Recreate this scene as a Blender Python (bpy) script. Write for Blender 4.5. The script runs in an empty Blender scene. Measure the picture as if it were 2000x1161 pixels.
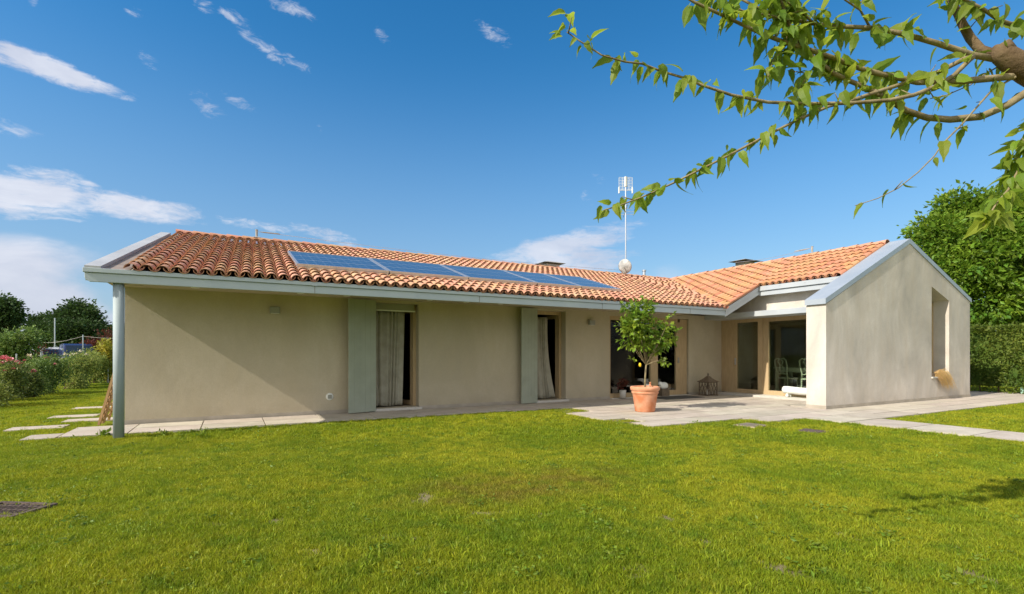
import bpy, math, random
import numpy as np
from mathutils import Vector, Matrix, Quaternion
R = math.radians
C = bpy.context.scene.collection
sc = bpy.context.scene
S = 0.88                       # the plan below is drawn in survey units; the whole place is scaled to metres at the end
TH = R(28.66)                  # heading of the camera, clockwise from +Y
CT, ST = math.cos(TH), math.sin(TH)
H = 1.40
# ------------------------------------------------------------------ camera
cam = bpy.data.cameras.new('camera'); camo = bpy.data.objects.new('camera', cam); C.objects.link(camo)
cam.sensor_width = 36; cam.lens = 18.0; cam.shift_y = 0.05625; cam.clip_start = 0.05; cam.clip_end = 3000
camo.location = (0, 0, H*S); camo.rotation_euler = (R(90), 0, -TH)
sc.camera = camo
# ------------------------------------------------------------------ light
SUN_DIR = Vector((1.0, 0.085, -0.72)).normalized()      # the way the light travels
sun = bpy.data.lights.new('sun', 'SUN'); sun.energy = 3.7; sun.angle = R(0.5); sun.color = (1.0, 0.93, 0.82)
suno = bpy.data.objects.new('sun', sun); C.objects.link(suno)
suno.rotation_euler = SUN_DIR.to_track_quat('-Z', 'Y').to_euler(); suno.location = (-20, -2, 20)
sc.view_settings.view_transform = 'Standard'; sc.view_settings.look = 'None'
sc.view_settings.exposure = 0.68; sc.view_settings.gamma = 1.0
sc.render.engine = 'CYCLES'

class NT:
    """small node-tree writer"""
    def __init__(s, t): s.t = t; s.n = t.nodes; s.l = t.links
    def new(s, ty, **kw):
        n = s.n.new(ty)
        for k, v in kw.items(): setattr(n, k, v)
        return n
    def put(s, sock, v):
        if v is None: return
        if isinstance(v, bpy.types.NodeSocket): s.l.new(v, sock)
        else: sock.default_value = v
    def m(s, op, a, b=None, c=None, clamp=False):
        n = s.new('ShaderNodeMath', operation=op, use_clamp=clamp)
        s.put(n.inputs[0], a); s.put(n.inputs[1], b); s.put(n.inputs[2], c)
        return n.outputs[0]
    def vm(s, op, a, b=None):
        n = s.new('ShaderNodeVectorMath', operation=op); s.put(n.inputs[0], a); s.put(n.inputs[1], b)
        return n.outputs[0]
    def noise(s, vec, scale, detail=4, rough=0.55, dist=0.0):
        n = s.new('ShaderNodeTexNoise'); s.put(n.inputs['Vector'], vec)
        n.inputs['Scale'].default_value = scale; n.inputs['Detail'].default_value = detail
        n.inputs['Roughness'].default_value = rough; n.inputs['Distortion'].default_value = dist
        return n.outputs['Fac']
    def mapr(s, v, a, b, c=0.0, d=1.0, smooth=False):
        n = s.new('ShaderNodeMapRange'); s.put(n.inputs[0], v)
        if smooth: n.interpolation_type = 'SMOOTHSTEP'
        for i, x in enumerate((a, b, c, d)): n.inputs[1+i].default_value = x
        return n.outputs[0]
    def mix(s, f, a, b, blend='MIX'):
        n = s.new('ShaderNodeMix', data_type='RGBA', blend_type=blend)
        s.put(n.inputs['Factor'], f)
        for k, v in ((6, a), (7, b)):
            if isinstance(v, bpy.types.NodeSocket): s.l.new(v, n.inputs[k])
            else: n.inputs[k].default_value = (*v[:3], 1)
        return n.outputs[2]
    def scalev(s, vec, sc3):
        n = s.new('ShaderNodeMapping'); s.put(n.inputs[0], vec); n.inputs['Scale'].default_value = sc3
        return n.outputs[0]

# ------------------------------------------------------------------ world: sky and high clouds, laid out by compass heading and elevation
def heading(px, py):
    q, p = (px-1000)/1000, (693-py)/1000
    return TH+math.atan(q), math.atan(p/math.sqrt(1+q*q))
world = bpy.data.worlds.new("World"); sc.world = world; world.use_nodes = True
w = NT(world.node_tree); w.n.clear()
sky = w.new('ShaderNodeTexSky', sky_type='NISHITA'); sky.sun_disc = False
sky.sun_elevation = R(35.7); sky.sun_rotation = R(266); sky.air_density = 1.15; sky.dust_density = 0.2; sky.ozone_density = 1.6
hs = w.new('ShaderNodeHueSaturation'); hs.inputs['Saturation'].default_value = 1.45; w.l.new(sky.outputs[0], hs.inputs['Color'])
SKY_STRENGTH = 0.100
gen = w.new('ShaderNodeTexCoord').outputs['Generated']
sep = w.new('ShaderNodeSeparateXYZ'); w.l.new(gen, sep.inputs[0])
az = w.m('ARCTAN2', sep.outputs[0], sep.outputs[1]); el = w.m('ARCSINE', sep.outputs[2])
comb = w.new('ShaderNodeCombineXYZ'); w.l.new(az, comb.inputs[0]); w.l.new(el, comb.inputs[1])
warp = w.new('ShaderNodeTexNoise'); w.l.new(comb.outputs[0], warp.inputs['Vector']); warp.inputs['Scale'].default_value = 9; warp.inputs['Detail'].default_value = 5
wv = w.vm('MULTIPLY', w.vm('SUBTRACT', warp.outputs['Color'], (0.5, 0.5, 0.5)), (0.055, 0.022, 0.0))
P = w.vm('ADD', comb.outputs[0], wv)
sp2 = w.new('ShaderNodeSeparateXYZ'); w.l.new(P, sp2.inputs[0]); paz, pel = sp2.outputs[0], sp2.outputs[1]
def blob(x0, y0, x1, y1, halfw, gain, full=False):
    (a0, e0), (a1, e1) = heading(x0, y0), heading(x1, y1)
    ca, ce = (a0+a1)/2, (e0+e1)/2; L = math.hypot(a1-a0, e1-e0)/2; ph = math.atan2(e1-e0, a1-a0)
    da = w.m('SUBTRACT', paz, ca); de = w.m('SUBTRACT', pel, ce)
    s_ = w.m('DIVIDE', w.m('ADD', w.m('MULTIPLY', da, math.cos(ph)), w.m('MULTIPLY', de, math.sin(ph))), L)
    t_ = w.m('DIVIDE', w.m('SUBTRACT', w.m('MULTIPLY', de, math.cos(ph)), w.m('MULTIPLY', da, math.sin(ph))), halfw)
    rr = w.m('ADD', w.m('MULTIPLY', s_, s_), w.m('MULTIPLY', t_, t_))
    return w.m('MULTIPLY', w.m('SUBTRACT', 1.0, rr, clamp=True), gain)
rot = w.new('ShaderNodeMapping'); w.l.new(P, rot.inputs[0]); rot.inputs['Rotation'].default_value = (0, 0, R(20)); rot.inputs['Scale'].default_value = (5.0, 24.0, 1)
streak = w.noise(rot.outputs[0], 1.0, 9, 0.66, 0.5)
puff = w.noise(w.scalev(P, (6, 13, 1)), 1.0, 8, 0.58, 0.3)
wisps = [(-90, 62, 295, 200, .019, 1.0), (-90, 85, 190, 160, .013, .7), (-250, 342, 240, 405, .044, 1.2), (20, 362, 440, 432, .028, 1.1), (-40, 318, 200, 352, .014, .8), (90, 340, 210, 365, .010, .75)]
small = [(455, 50, 570, 128, .015, .80), (540, 98, 625, 145, .011, .68), (360, 168, 450, 240, .020, .66), (420, 180, 520, 225, .013, .64), (505, -12, 630, 42, .013, .85), (420, 16, 500, 54, .011, .78), (225, 5, 285, 28, .010, .68),
         (400, 425, 590, 452, .012, .8), (540, 436, 710, 468, .013, .85), (1125, 370, 1170, 400, .014, .5), (1140, 330, 1185, 355, .012, .42), (915, 40, 1010, 95, .018, .62), (730, 48, 770, 92, .014, .55), (370, -5, 430, 30, .014, .62), (600, 458, 730, 486, .013, .8), (40, -15, 85, 15, .012, .7), (250, 80, 330, 150, .012, .45), (620, 235, 640, 260, .010, .4), (-50, 235, 90, 255, .02, .45)]
soft = [(900, 528, 1310, 425, .034, 1.25), (940, 520, 1270, 498, .036, 1.15), (1000, 465, 1090, 505, .022, .7)]
low = [(-500, 530, 262, 520, .060, 1.15), (-350, 640, 250, 600, .100, 1.5), (-900, 560, -100, 560, .14, 1.3), (150, 640, 420, 640, .05, .8), (1150, 520, 1400, 545, .03, .4)]
def acc(lst):
    o = None
    for b in lst:
        v = blob(*b); o = v if o is None else w.m('MAXIMUM', o, v)
    return o
fine = w.noise(w.scalev(P, (38, 95, 1)), 1.0, 5, 0.7, 0.6)
am = acc(wisps)
tx = w.m('ADD', w.m('MULTIPLY', streak, 0.72), w.m('MULTIPLY', fine, 0.28))
txn = w.mapr(tx, 0.36, 0.64, 0, 1)
d1 = w.m('MULTIPLY', w.mapr(w.m('ADD', txn, am), 0.80, 1.62, 0, 0.9, True), w.mapr(am, 0.0, 0.3, 0, 1, True))
sm_ = acc(small); fx_ = w.mapr(w.m('ADD', w.m('MULTIPLY', fine, 0.75), w.m('MULTIPLY', streak, 0.25)), 0.34, 0.66, 0, 1)
d1 = w.m('MAXIMUM', d1, w.m('MULTIPLY', w.mapr(w.m('ADD', fx_, sm_), 0.75, 1.85, 0, 0.72, True), w.mapr(sm_, 0.0, 0.4, 0, 1, True)))
d2m = acc(soft); d2 = w.m('MULTIPLY', w.mapr(w.m('ADD', w.m('MULTIPLY', txn, 0.9), d2m), 0.72, 1.65, 0, 0.82, True), w.mapr(d2m, 0.0, 0.45, 0, 1, True))
d3m = acc(low); d3 = w.m('MULTIPLY', w.mapr(w.m('ADD', d3m, w.m('MULTIPLY', w.mapr(puff, .3, .7, 0, 1), 0.75)), 0.50, 1.35, 0, 0.92, True), w.mapr(d3m, 0.0, 0.5, 0, 1, True))
dens = w.m('MAXIMUM', w.m('MAXIMUM', d1, d2), d3)
haze_f = w.m('MULTIPLY', w.mapr(el, 0.0, 0.55, 0.80, 0.0, True), w.mapr(az, R(-50), R(70), 1.0, 0.75))
skyc = w.new('ShaderNodeVectorMath', operation='SCALE'); w.l.new(hs.outputs[0], skyc.inputs[0]); skyc.inputs['Scale'].default_value = SKY_STRENGTH
hz = w.mix(haze_f, skyc.outputs[0], (0.155, 0.255, 0.42))
cc = w.mix(w.mapr(puff, 0.3, 0.75, 0, 1), (0.35, 0.38, 0.47), (0.60, 0.61, 0.65))
cc = w.mix(w.mapr(el, 0.02, 0.15, 0.8, 0.0), cc, (0.33, 0.36, 0.44))
# broken bright cloud added in the unseen sky behind the camera as fill light
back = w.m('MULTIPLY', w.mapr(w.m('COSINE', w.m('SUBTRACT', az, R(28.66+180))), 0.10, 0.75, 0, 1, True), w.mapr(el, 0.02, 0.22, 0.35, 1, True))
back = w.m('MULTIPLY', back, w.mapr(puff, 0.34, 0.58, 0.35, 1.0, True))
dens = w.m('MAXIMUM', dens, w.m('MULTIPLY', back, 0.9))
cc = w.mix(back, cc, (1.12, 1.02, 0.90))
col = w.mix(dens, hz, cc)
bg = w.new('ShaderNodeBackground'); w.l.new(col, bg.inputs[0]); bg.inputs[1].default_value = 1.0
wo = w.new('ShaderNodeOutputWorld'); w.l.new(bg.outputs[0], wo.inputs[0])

# ------------------------------------------------------------------ materials
def mat(name, col, rough=0.8, col2=None, ns=3.0, lo=0.35, hi=0.65, detail=5, bump=0.0, bs=80.0, metal=0.0, spec=0.35, island=0.0, coat=0.0, stretch=None, spots=None, sk=0.6):
    m = bpy.data.materials.new(name); m.use_nodes = True; t = NT(m.node_tree); b = t.n['Principled BSDF']
    b.inputs['Roughness'].default_value = rough; b.inputs['Metallic'].default_value = metal
    b.inputs['Specular IOR Level'].default_value = spec; b.inputs['Coat Weight'].default_value = coat
    pos = t.new('ShaderNodeNewGeometry')
    p = pos.outputs['Position']
    if stretch: p = t.scalev(p, stretch)
    c = None
    if col2 is not None:
        c = t.mix(t.mapr(t.noise(p, ns, detail), lo, hi), col, col2)
    if island:
        c0 = c if c is not None else t.mix(0.0, col, col)
        hv = t.new('ShaderNodeHueSaturation'); t.l.new(c0, hv.inputs['Color'])
        t.l.new(t.mapr(pos.outputs['Random Per Island'], 0, 1, 1-island, 1+island), hv.inputs['Value'])
        w2 = t.m('FRACT', t.m('MULTIPLY', pos.outputs['Random Per Island'], 17.3))
        t.l.new(t.mapr(w2, 0, 1, 0.5-0.018, 0.5+0.014), hv.inputs['Hue']); c = hv.outputs[0]
    if spots is not None: c = t.mix(t.m('MULTIPLY', t.mapr(t.noise(p, 1.1, 3), .40, .62), t.mapr(t.noise(p, 21, 5, 0.7), 0.54, 0.66, 0, sk)), c, spots)
    if c is not None: t.l.new(c, b.inputs['Base Color'])
    else: b.inputs['Base Color'].default_value = (*col, 1)
    if bump:
        bn = t.new('ShaderNodeBump'); bn.inputs['Strength'].default_value = bump; bn.inputs['Distance'].default_value = 0.01
        t.l.new(t.noise(p, bs, 6, 0.6), bn.inputs['Height']); t.l.new(bn.outputs[0], b.inputs['Normal'])
    return m
def leafmat(name, col, col2, trans=0.35, rough=0.5, ns=1.2, island=0.25, tcol=None):
    m = bpy.data.materials.new(name); m.use_nodes = True; t = NT(m.node_tree); b = t.n['Principled BSDF']; out = t.n['Material Output']
    g = t.new('ShaderNodeNewGeometry')
    c = t.mix(t.mapr(t.noise(g.outputs['Position'], ns, 3), 0.35, 0.65), col, col2)
    hv = t.new('ShaderNodeHueSaturation'); t.l.new(c, hv.inputs['Color'])
    t.l.new(t.mapr(g.outputs['Random Per Island'], 0, 1, 1-island, 1+island), hv.inputs['Value'])
    t.l.new(t.mapr(t.m('FRACT', t.m('MULTIPLY', g.outputs['Random Per Island'], 13.7)), 0, 1, 0.48, 0.52), hv.inputs['Hue'])
    t.l.new(hv.outputs[0], b.inputs['Base Color']); b.inputs['Roughness'].default_value = rough; b.inputs['Specular IOR Level'].default_value = 0.3
    tr = t.new('ShaderNodeBsdfTranslucent')
    t.l.new(t.mix(0.6, hv.outputs[0], tcol or tuple(min(1, x*1.6) for x in col2)), tr.inputs[0])
    mx = t.new('ShaderNodeMixShader'); mx.inputs[0].default_value = trans
    t.l.new(b.outputs[0], mx.inputs[1]); t.l.new(tr.outputs[0], mx.inputs[2]); t.l.new(mx.outputs[0], out.inputs[0])
    return m
M = {}
def stucco(name, a, b_, warm=(0.42, 0.37, 0.27)):
    m = bpy.data.materials.new(name); m.use_nodes = True; t = NT(m.node_tree); b = t.n['Principled BSDF']
    p = t.new('ShaderNodeNewGeometry').outputs['Position']
    c = t.mix(t.mapr(t.noise(t.scalev(p, (0.8, 0.8, 0.55)), 1.0, 6, 0.62, 0.4), 0.36, 0.66), a, b_)
    c = t.mix(t.mapr(t.noise(t.scalev(p, (5, 5, 1.1)), 1.0, 5, 0.6), 0.42, 0.70, 0, 0.6), c, warm)
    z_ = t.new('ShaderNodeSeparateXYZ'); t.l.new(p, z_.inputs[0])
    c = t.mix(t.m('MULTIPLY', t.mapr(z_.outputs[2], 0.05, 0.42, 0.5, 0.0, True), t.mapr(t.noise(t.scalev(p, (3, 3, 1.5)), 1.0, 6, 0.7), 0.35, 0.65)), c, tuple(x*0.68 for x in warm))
    c = t.mix(t.mapr(t.noise(p, 38, 4), 0.3, 0.7, 0, 0.18), c, tuple(x*0.72 for x in a))
    t.l.new(c, b.inputs['Base Color']); b.inputs['Roughness'].default_value = 0.93; b.inputs['Specular IOR Level'].default_value = 0.15
    bn = t.new('ShaderNodeBump'); bn.inputs['Strength'].default_value = 0.55; bn.inputs['Distance'].default_value = 0.006
    t.l.new(t.m('ADD', t.noise(p, 120, 5, 0.65), t.m('MULTIPLY', t.noise(p, 7, 4), 1.2)), bn.inputs['Height']); t.l.new(bn.outputs[0], b.inputs['Normal'])
    return m
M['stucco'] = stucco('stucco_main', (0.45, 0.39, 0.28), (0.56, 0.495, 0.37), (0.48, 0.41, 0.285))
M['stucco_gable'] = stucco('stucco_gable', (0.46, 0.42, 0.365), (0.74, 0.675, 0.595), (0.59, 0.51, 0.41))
M['plinth'] = mat('plinth', (0.34, 0.30, 0.24), 0.9, (0.42, 0.37, 0.30), 4, bump=0.3)
M['metal'] = mat('painted_metal', (0.40, 0.455, 0.475), 0.42, (0.44, 0.495, 0.51), 2.2, bump=0.05, spec=0.5)
M['metal_lt'] = mat('painted_metal_pale', (0.43, 0.46, 0.48), 0.42, (0.49, 0.52, 0.53), 1.6, metal=0.1, spec=0.5)
M['coping'] = mat('coping_metal', (0.33, 0.375, 0.42), 0.4, (0.39, 0.43, 0.47), 1.6, metal=0.1, spec=0.5)
M['metal_grey'] = mat('zinc_flashing', (0.38, 0.385, 0.39), 0.55, (0.46, 0.465, 0.47), 2.5, metal=0.0)
M['tile'] = mat('terracotta_tile', (0.53, 0.265, 0.145), 0.88, (0.58, 0.34, 0.21), 2.2, bump=0.35, bs=60, island=0.13, spots=(0.20, 0.17, 0.13))
M['tile_w'] = mat('terracotta_tile_wing', (0.53, 0.25, 0.12), 0.88, (0.60, 0.33, 0.18), 2.0, bump=0.35, bs=60, island=0.10, spots=(0.26, 0.20, 0.13), sk=.4)
M['pan'] = mat('terracotta_pan', (0.44, 0.22, 0.125), 0.9, (0.52, 0.28, 0.17), 3, island=0.15)
M['wood'] = mat('window_wood', (0.42, 0.30, 0.165), 0.55, (0.50, 0.37, 0.21), 3.0, stretch=(12, 12, 1.2), bump=0.1)
M['shutter'] = mat('shutter_paint', (0.31, 0.335, 0.26), 0.6, (0.35, 0.375, 0.295), 3)
M['slab'] = mat('stone_slab', (0.44, 0.385, 0.305), 0.85, (0.53, 0.47, 0.385), 2.5, bump=0.3, bs=50, island=0.09, spots=(0.24, 0.21, 0.16), sk=.55)
M['sill'] = mat('sill_stone', (0.50, 0.47, 0.41), 0.75, (0.56, 0.53, 0.47), 5)
M['dark'] = mat('dark_gap', (0.03, 0.028, 0.024), 0.9)
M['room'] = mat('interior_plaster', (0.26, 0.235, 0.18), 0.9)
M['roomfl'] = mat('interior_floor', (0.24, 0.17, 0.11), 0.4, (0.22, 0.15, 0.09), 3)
M['white'] = mat('white_paint', (0.74, 0.75, 0.70), 0.45)
M['chair'] = mat('chair_paint', (0.86, 0.88, 0.78), 0.45)
M['terra'] = mat('pot_terracotta', (0.52, 0.185, 0.08), 0.85, (0.66, 0.33, 0.20), 5, bump=0.25, bs=40)
M['soil'] = mat('potting_soil', (0.06, 0.04, 0.025), 0.95, (0.10, 0.07, 0.05), 30, bump=0.8)
M['bark'] = mat('bark', (0.11, 0.07, 0.035), 0.9, (0.20, 0.14, 0.075), 9, bump=0.8, bs=45)
M['bark_y'] = mat('young_bark', (0.17, 0.13, 0.06), 0.8, (0.31, 0.25, 0.14), 14, bump=0.4, bs=60)
M['rust'] = mat('aged_iron', (0.11, 0.085, 0.06), 0.75, (0.19, 0.14, 0.09), 18, bump=0.4)
M['curtain'] = mat('linen_curtain', (0.30, 0.28, 0.215), 0.9, (0.37, 0.345, 0.27), 6, bump=0.15, bs=300)
M['lampgrey'] = mat('lamp_housing', (0.30, 0.30, 0.26), 0.5)
M['galv'] = mat('galvanised', (0.55, 0.57, 0.60), 0.35, metal=0.7)
M['dish'] = mat('dish_paint', (0.27, 0.27, 0.255), 0.5, (0.55, 0.55, 0.53), 8)
M['cover'] = mat('worn_cover', (0.15, 0.13, 0.10), 0.95, (0.24, 0.20, 0.14), 14, bump=0.5)
M['concrete'] = mat('concrete', (0.42, 0.40, 0.36), 0.9, (0.30, 0.28, 0.25), 6, bump=0.4)
M['mat'] = mat('doormat_fibre', (0.075, 0.072, 0.066), 0.95, (0.11, 0.105, 0.095), 40, bump=0.6)
M['trellis'] = mat('trellis_wood', (0.48, 0.28, 0.12), 0.7, (0.58, 0.36, 0.17), 5, stretch=(8, 8, 1))
M['iron'] = mat('cast_iron', (0.085, 0.06, 0.048), 0.85, (0.16, 0.115, 0.09), 25, bump=0.6)
M['straw'] = mat('dry_grass', (0.50, 0.32, 0.10), 0.8, (0.62, 0.42, 0.17), 10, island=0.2)
M['rose'] = mat('rose_petal', (0.72, 0.20, 0.24), 0.6, (0.80, 0.36, 0.38), 12, island=0.2)
M['redsofa'] = mat('red_fabric', (0.30, 0.05, 0.02), 0.9)
M['lemon'] = mat('lemon_skin', (0.85, 0.55, 0.02), 0.4, bump=0.2, bs=150)
M['gatepost'] = mat('pale_green_plastic', (0.30, 0.48, 0.38), 0.5)
M['carblue'] = mat('blue_car_paint', (0.03, 0.045, 0.12), 0.25, coat=0.6)
M['carwhite'] = mat('white_car_paint', (0.62, 0.62, 0.60), 0.3, coat=0.5)
M['carred'] = mat('red_car_paint', (0.42, 0.06, 0.03), 0.3, coat=0.5)
M['rubber'] = mat('rubber', (0.02, 0.02, 0.02), 0.9)
M['lemonleaf'] = leafmat('lemon_leaf', (0.085, 0.165, 0.014), (0.23, 0.31, 0.03), 0.32, 0.32, 2.5, 0.35)
M['mulberry'] = leafmat('mulberry_leaf', (0.14, 0.22, 0.02), (0.23, 0.30, 0.03), 0.5, 0.5, 3.0, 0.25, (0.50, 0.60, 0.06))
M['tree_r'] = leafmat('broad_tree_leaf', (0.08, 0.155, 0.014), (0.20, 0.30, 0.025), 0.35, 0.5, 0.7, 0.4)
M['hedge'] = leafmat('hedge_leaf', (0.075, 0.12, 0.015), (0.17, 0.21, 0.03), 0.3, 0.5, 1.3, 0.35)
M['tree_l'] = leafmat('far_tree_leaf', (0.028, 0.060, 0.016), (0.060, 0.105, 0.025), 0.22, 0.6, 0.4, 0.35)
M['bush_y'] = leafmat('yellow_bush_leaf', (0.22, 0.24, 0.03), (0.42, 0.36, 0.04), 0.3, 0.5, 1.5, 0.3)
M['bush_g'] = leafmat('light_bush_leaf', (0.09, 0.16, 0.03), (0.17, 0.24, 0.05), 0.3, 0.5, 1.0, 0.3)
M['bush_d'] = leafmat('shrub_leaf', (0.12, 0.17, 0.03), (0.29, 0.32, 0.07), 0.4, 0.6, 1.6, 0.35)
M['bush_r'] = leafmat('copper_leaf', (0.09, 0.022, 0.015), (0.17, 0.05, 0.025), 0.25, 0.5, 1.5, 0.3)
M['rosebush'] = leafmat('rose_leaf', (0.09, 0.14, 0.03), (0.20, 0.24, 0.06), 0.25, 0.45, 2.5, 0.35)
M['weed'] = leafmat('weed_leaf', (0.11, 0.17, 0.015), (0.19, 0.26, 0.02), 0.25, 0.5, 3, 0.3)

def glassmat(name, tint=(0.86, 0.92, 0.86), rl=1.0):
    m = bpy.data.materials.new(name); m.use_nodes = True; t = NT(m.node_tree); t.n.remove(t.n['Principled BSDF']); out = t.n['Material Output']
    tr = t.new('ShaderNodeBsdfTransparent'); tr.inputs[0].default_value = (*tint, 1)
    gl = t.new('ShaderNodeBsdfGlossy'); gl.inputs['Roughness'].default_value = 0.01; gl.inputs['Color'].default_value = (rl, rl, rl, 1)
    fr = t.new('ShaderNodeFresnel'); fr.inputs[0].default_value = 1.62
    mx = t.new('ShaderNodeMixShader'); t.l.new(fr.outputs[0], mx.inputs[0]); t.l.new(tr.outputs[0], mx.inputs[1]); t.l.new(gl.outputs[0], mx.inputs[2])
    t.l.new(mx.outputs[0], out.inputs[0]); return m
M['channel'] = mat('brown_channel', (0.20, 0.16, 0.13), 0.7, (0.30, 0.25, 0.21), 5)  # brown-grey verge channel, mottled by noise
M['glass'] = glassmat('window_glass', (0.80, 0.86, 0.78))
M['carglass'] = mat('car_glass', (0.03, 0.04, 0.05), 0.05, spec=0.8)

def solarmat():
    m = bpy.data.materials.new('solar_cells'); m.use_nodes = True; t = NT(m.node_tree); b = t.n['Principled BSDF']
    uv = t.new('ShaderNodeUVMap').outputs[0]; sx = t.new('ShaderNodeSeparateXYZ'); t.l.new(uv, sx.inputs[0])
    def line(v, n, wd):
        f = t.m('FRACT', t.m('MULTIPLY', v, n)); e = t.m('MINIMUM', f, t.m('SUBTRACT', 1.0, f)); return t.m('LESS_THAN', e, wd)
    g1 = t.m('MAXIMUM', line(sx.outputs[0], 10, 0.035), line(sx.outputs[1], 6, 0.035))
    g2 = line(sx.outputs[1], 3, 0.028)
    p = t.new('ShaderNodeNewGeometry').outputs['Position']
    vor = t.new('ShaderNodeTexVoronoi'); t.l.new(p, vor.inputs[0]); vor.inputs['Scale'].default_value = 28
    base = t.mix(vor.outputs['Color'], (0.016, 0.030, 0.062), (0.036, 0.062, 0.115))
    base = t.mix(t.m('MULTIPLY', g1, 0.55), base, (0.22, 0.28, 0.36)); base = t.mix(t.m('MULTIPLY', g2, 0.7), base, (0.42, 0.42, 0.40))
    t.l.new(base, b.inputs['Base Color']); b.inputs['Roughness'].default_value = 0.22; b.inputs['Specular IOR Level'].default_value = 0.6
    b.inputs['Coat Weight'].default_value = 0.3; b.inputs['Coat Roughness'].default_value = 0.1
    return m
M['solar'] = solarmat()
M['straw_soil'] = mat('sandy_rim', (0.30, 0.24, 0.14), 0.95, (0.40, 0.34, 0.22), 12, bump=0.5)

def lawn_color(t, p):
    """mown lawn colour by place: yellower and greener swathes, a worn brownish area, dry spots"""
    c = t.mix(t.mapr(t.noise(p, 0.55, 4, 0.6, 0.3), 0.38, 0.62), (0.205, 0.260, 0.012), (0.350, 0.352, 0.020))
    c = t.mix(t.mapr(t.noise(p, 4.2, 5, 0.7), 0.46, 0.64, 0, 0.75), c, (0.115, 0.195, 0.012))
    d = t.vm('SUBTRACT', p, (2.75*S, 4.75*S, 0)); d = t.vm('MULTIPLY', d, (0.55/S, 1.15/S, 0))
    ln = t.new('ShaderNodeVectorMath', operation='LENGTH'); t.l.new(d, ln.inputs[0])
    br = t.m('MULTIPLY', t.mapr(ln.outputs['Value'], 0.25, 1.1, 1, 0, True), t.mapr(t.noise(p, 3.2, 5, 0.65), 0.36, 0.62))
    c = t.mix(t.m('MULTIPLY', br, 0.75), c, (0.24, 0.175, 0.035))
    c = t.mix(t.mapr(t.noise(t.scalev(p, (1, 1, 1)), 1.9, 6, 0.7), 0.66, 0.78, 0, 0.75), c, (0.30, 0.24, 0.09))
    return c
BARE = ((830,975,.16,.10),(950,1003,.22,.04),(760,1062,.30,.03),(615,1090,.08,.05),(1520,1118,.08,.05),(1300,1010,.10,.04),(1380,1060,.12,.03),(490,1022,.10,.03),(540,1018,.07,.03),(1910,1140,.12,.05),(1240,1130,.10,.04),(1660,1055,.10,.04),(1870,1080,.09,.03),(1700,1040,.14,.03),(880,985,.14,.03),(700,1000,.09,.03),(420,1035,.10,.03),(1060,1010,.12,.03))
def bare_xy(px, py):
    d = H/((py-693)/1000); q = (px-1000)/1000; return (q*CT+ST)*d, (CT-q*ST)*d
def groundmat():
    m = bpy.data.materials.new('lawn_soil'); m.use_nodes = True; t = NT(m.node_tree); b = t.n['Principled BSDF']
    p = t.new('ShaderNodeNewGeometry').outputs['Position']
    c = lawn_color(t, p)
    c = t.mix(t.mapr(t.noise(p, 60, 5, 0.7), 0.35, 0.65, 0.0, 0.45), c, (0.035, 0.055, 0.008))
    bare = None
    for px, py, rx_, ry_ in BARE:
        x_, y_ = bare_xy(px, py); dv = t.vm('SUBTRACT', p, (x_*S, y_*S, 0))
        mp = t.new('ShaderNodeMapping'); mp.vector_type = 'POINT'; t.l.new(dv, mp.inputs[0]); mp.inputs['Rotation'].default_value = (0, 0, TH); mp.inputs['Scale'].default_value = (1/(rx_*1.3*S), 1/(ry_*3.6*S), 0)
        ln = t.new('ShaderNodeVectorMath', operation='LENGTH'); t.l.new(mp.outputs[0], ln.inputs[0]); v = t.mapr(ln.outputs['Value'], 0.6, 1.25, 1, 0, True)
        bare = v if bare is None else t.m('MAXIMUM', bare, v)
    c = t.mix(bare, c, t.mix(t.noise(p, 25, 5, 0.7), (0.20, 0.17, 0.07), (0.40, 0.34, 0.19)))
    t.l.new(c, b.inputs['Base Color']); b.inputs['Roughness'].default_value = 0.95; b.inputs['Specular IOR Level'].default_value = 0.1
    bn = t.new('ShaderNodeBump'); bn.inputs['Strength'].default_value = 1.0; bn.inputs['Distance'].default_value = 0.03
    t.l.new(t.noise(p, 45, 6, 0.75), bn.inputs['Height']); t.l.new(bn.outputs[0], b.inputs['Normal'])
    return m
def blademat():
    m = bpy.data.materials.new('grass_blade'); m.use_nodes = True; t = NT(m.node_tree); b = t.n['Principled BSDF']; out = t.n['Material Output']
    g = t.new('ShaderNodeNewGeometry'); c = lawn_color(t, g.outputs['Position'])
    hv = t.new('ShaderNodeHueSaturation'); t.l.new(c, hv.inputs['Color']); r_ = g.outputs['Random Per Island']
    t.l.new(t.mapr(r_, 0, 1, 0.6, 1.6), hv.inputs['Value']); t.l.new(t.mapr(t.m('FRACT', t.m('MULTIPLY', r_, 7.9)), 0, 1, 0.478, 0.515), hv.inputs['Hue'])
    c = t.mix(t.m('GREATER_THAN', t.m('FRACT', t.m('MULTIPLY', r_, 31.7)), 0.965), hv.outputs[0], (0.42, 0.36, 0.13))
    t.l.new(c, b.inputs['Base Color']); b.inputs['Roughness'].default_value = 0.55; b.inputs['Specular IOR Level'].default_value = 0.25
    tr = t.new('ShaderNodeBsdfTranslucent'); t.l.new(t.mix(0.35, c, (0.42, 0.52, 0.02)), tr.inputs[0])
    mx = t.new('ShaderNodeMixShader'); mx.inputs[0].default_value = 0.38
    t.l.new(b.outputs[0], mx.inputs[1]); t.l.new(tr.outputs[0], mx.inputs[2]); t.l.new(mx.outputs[0], out.inputs[0])
    return m
M['ground'] = groundmat(); M['blade'] = blademat()

# ------------------------------------------------------------------ geometry helpers
def at(px, py, d):                 # a surveyed point: photo pixel sighting at distance d
    q = (px-1000)/1000
    return Vector(((q*CT+ST)*d, (CT-q*ST)*d, H+(693-py)/1000*d))
def gnd(px, py, z=0.0):
    return at(px, py, (H-z)/((py-693)/1000))

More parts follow.
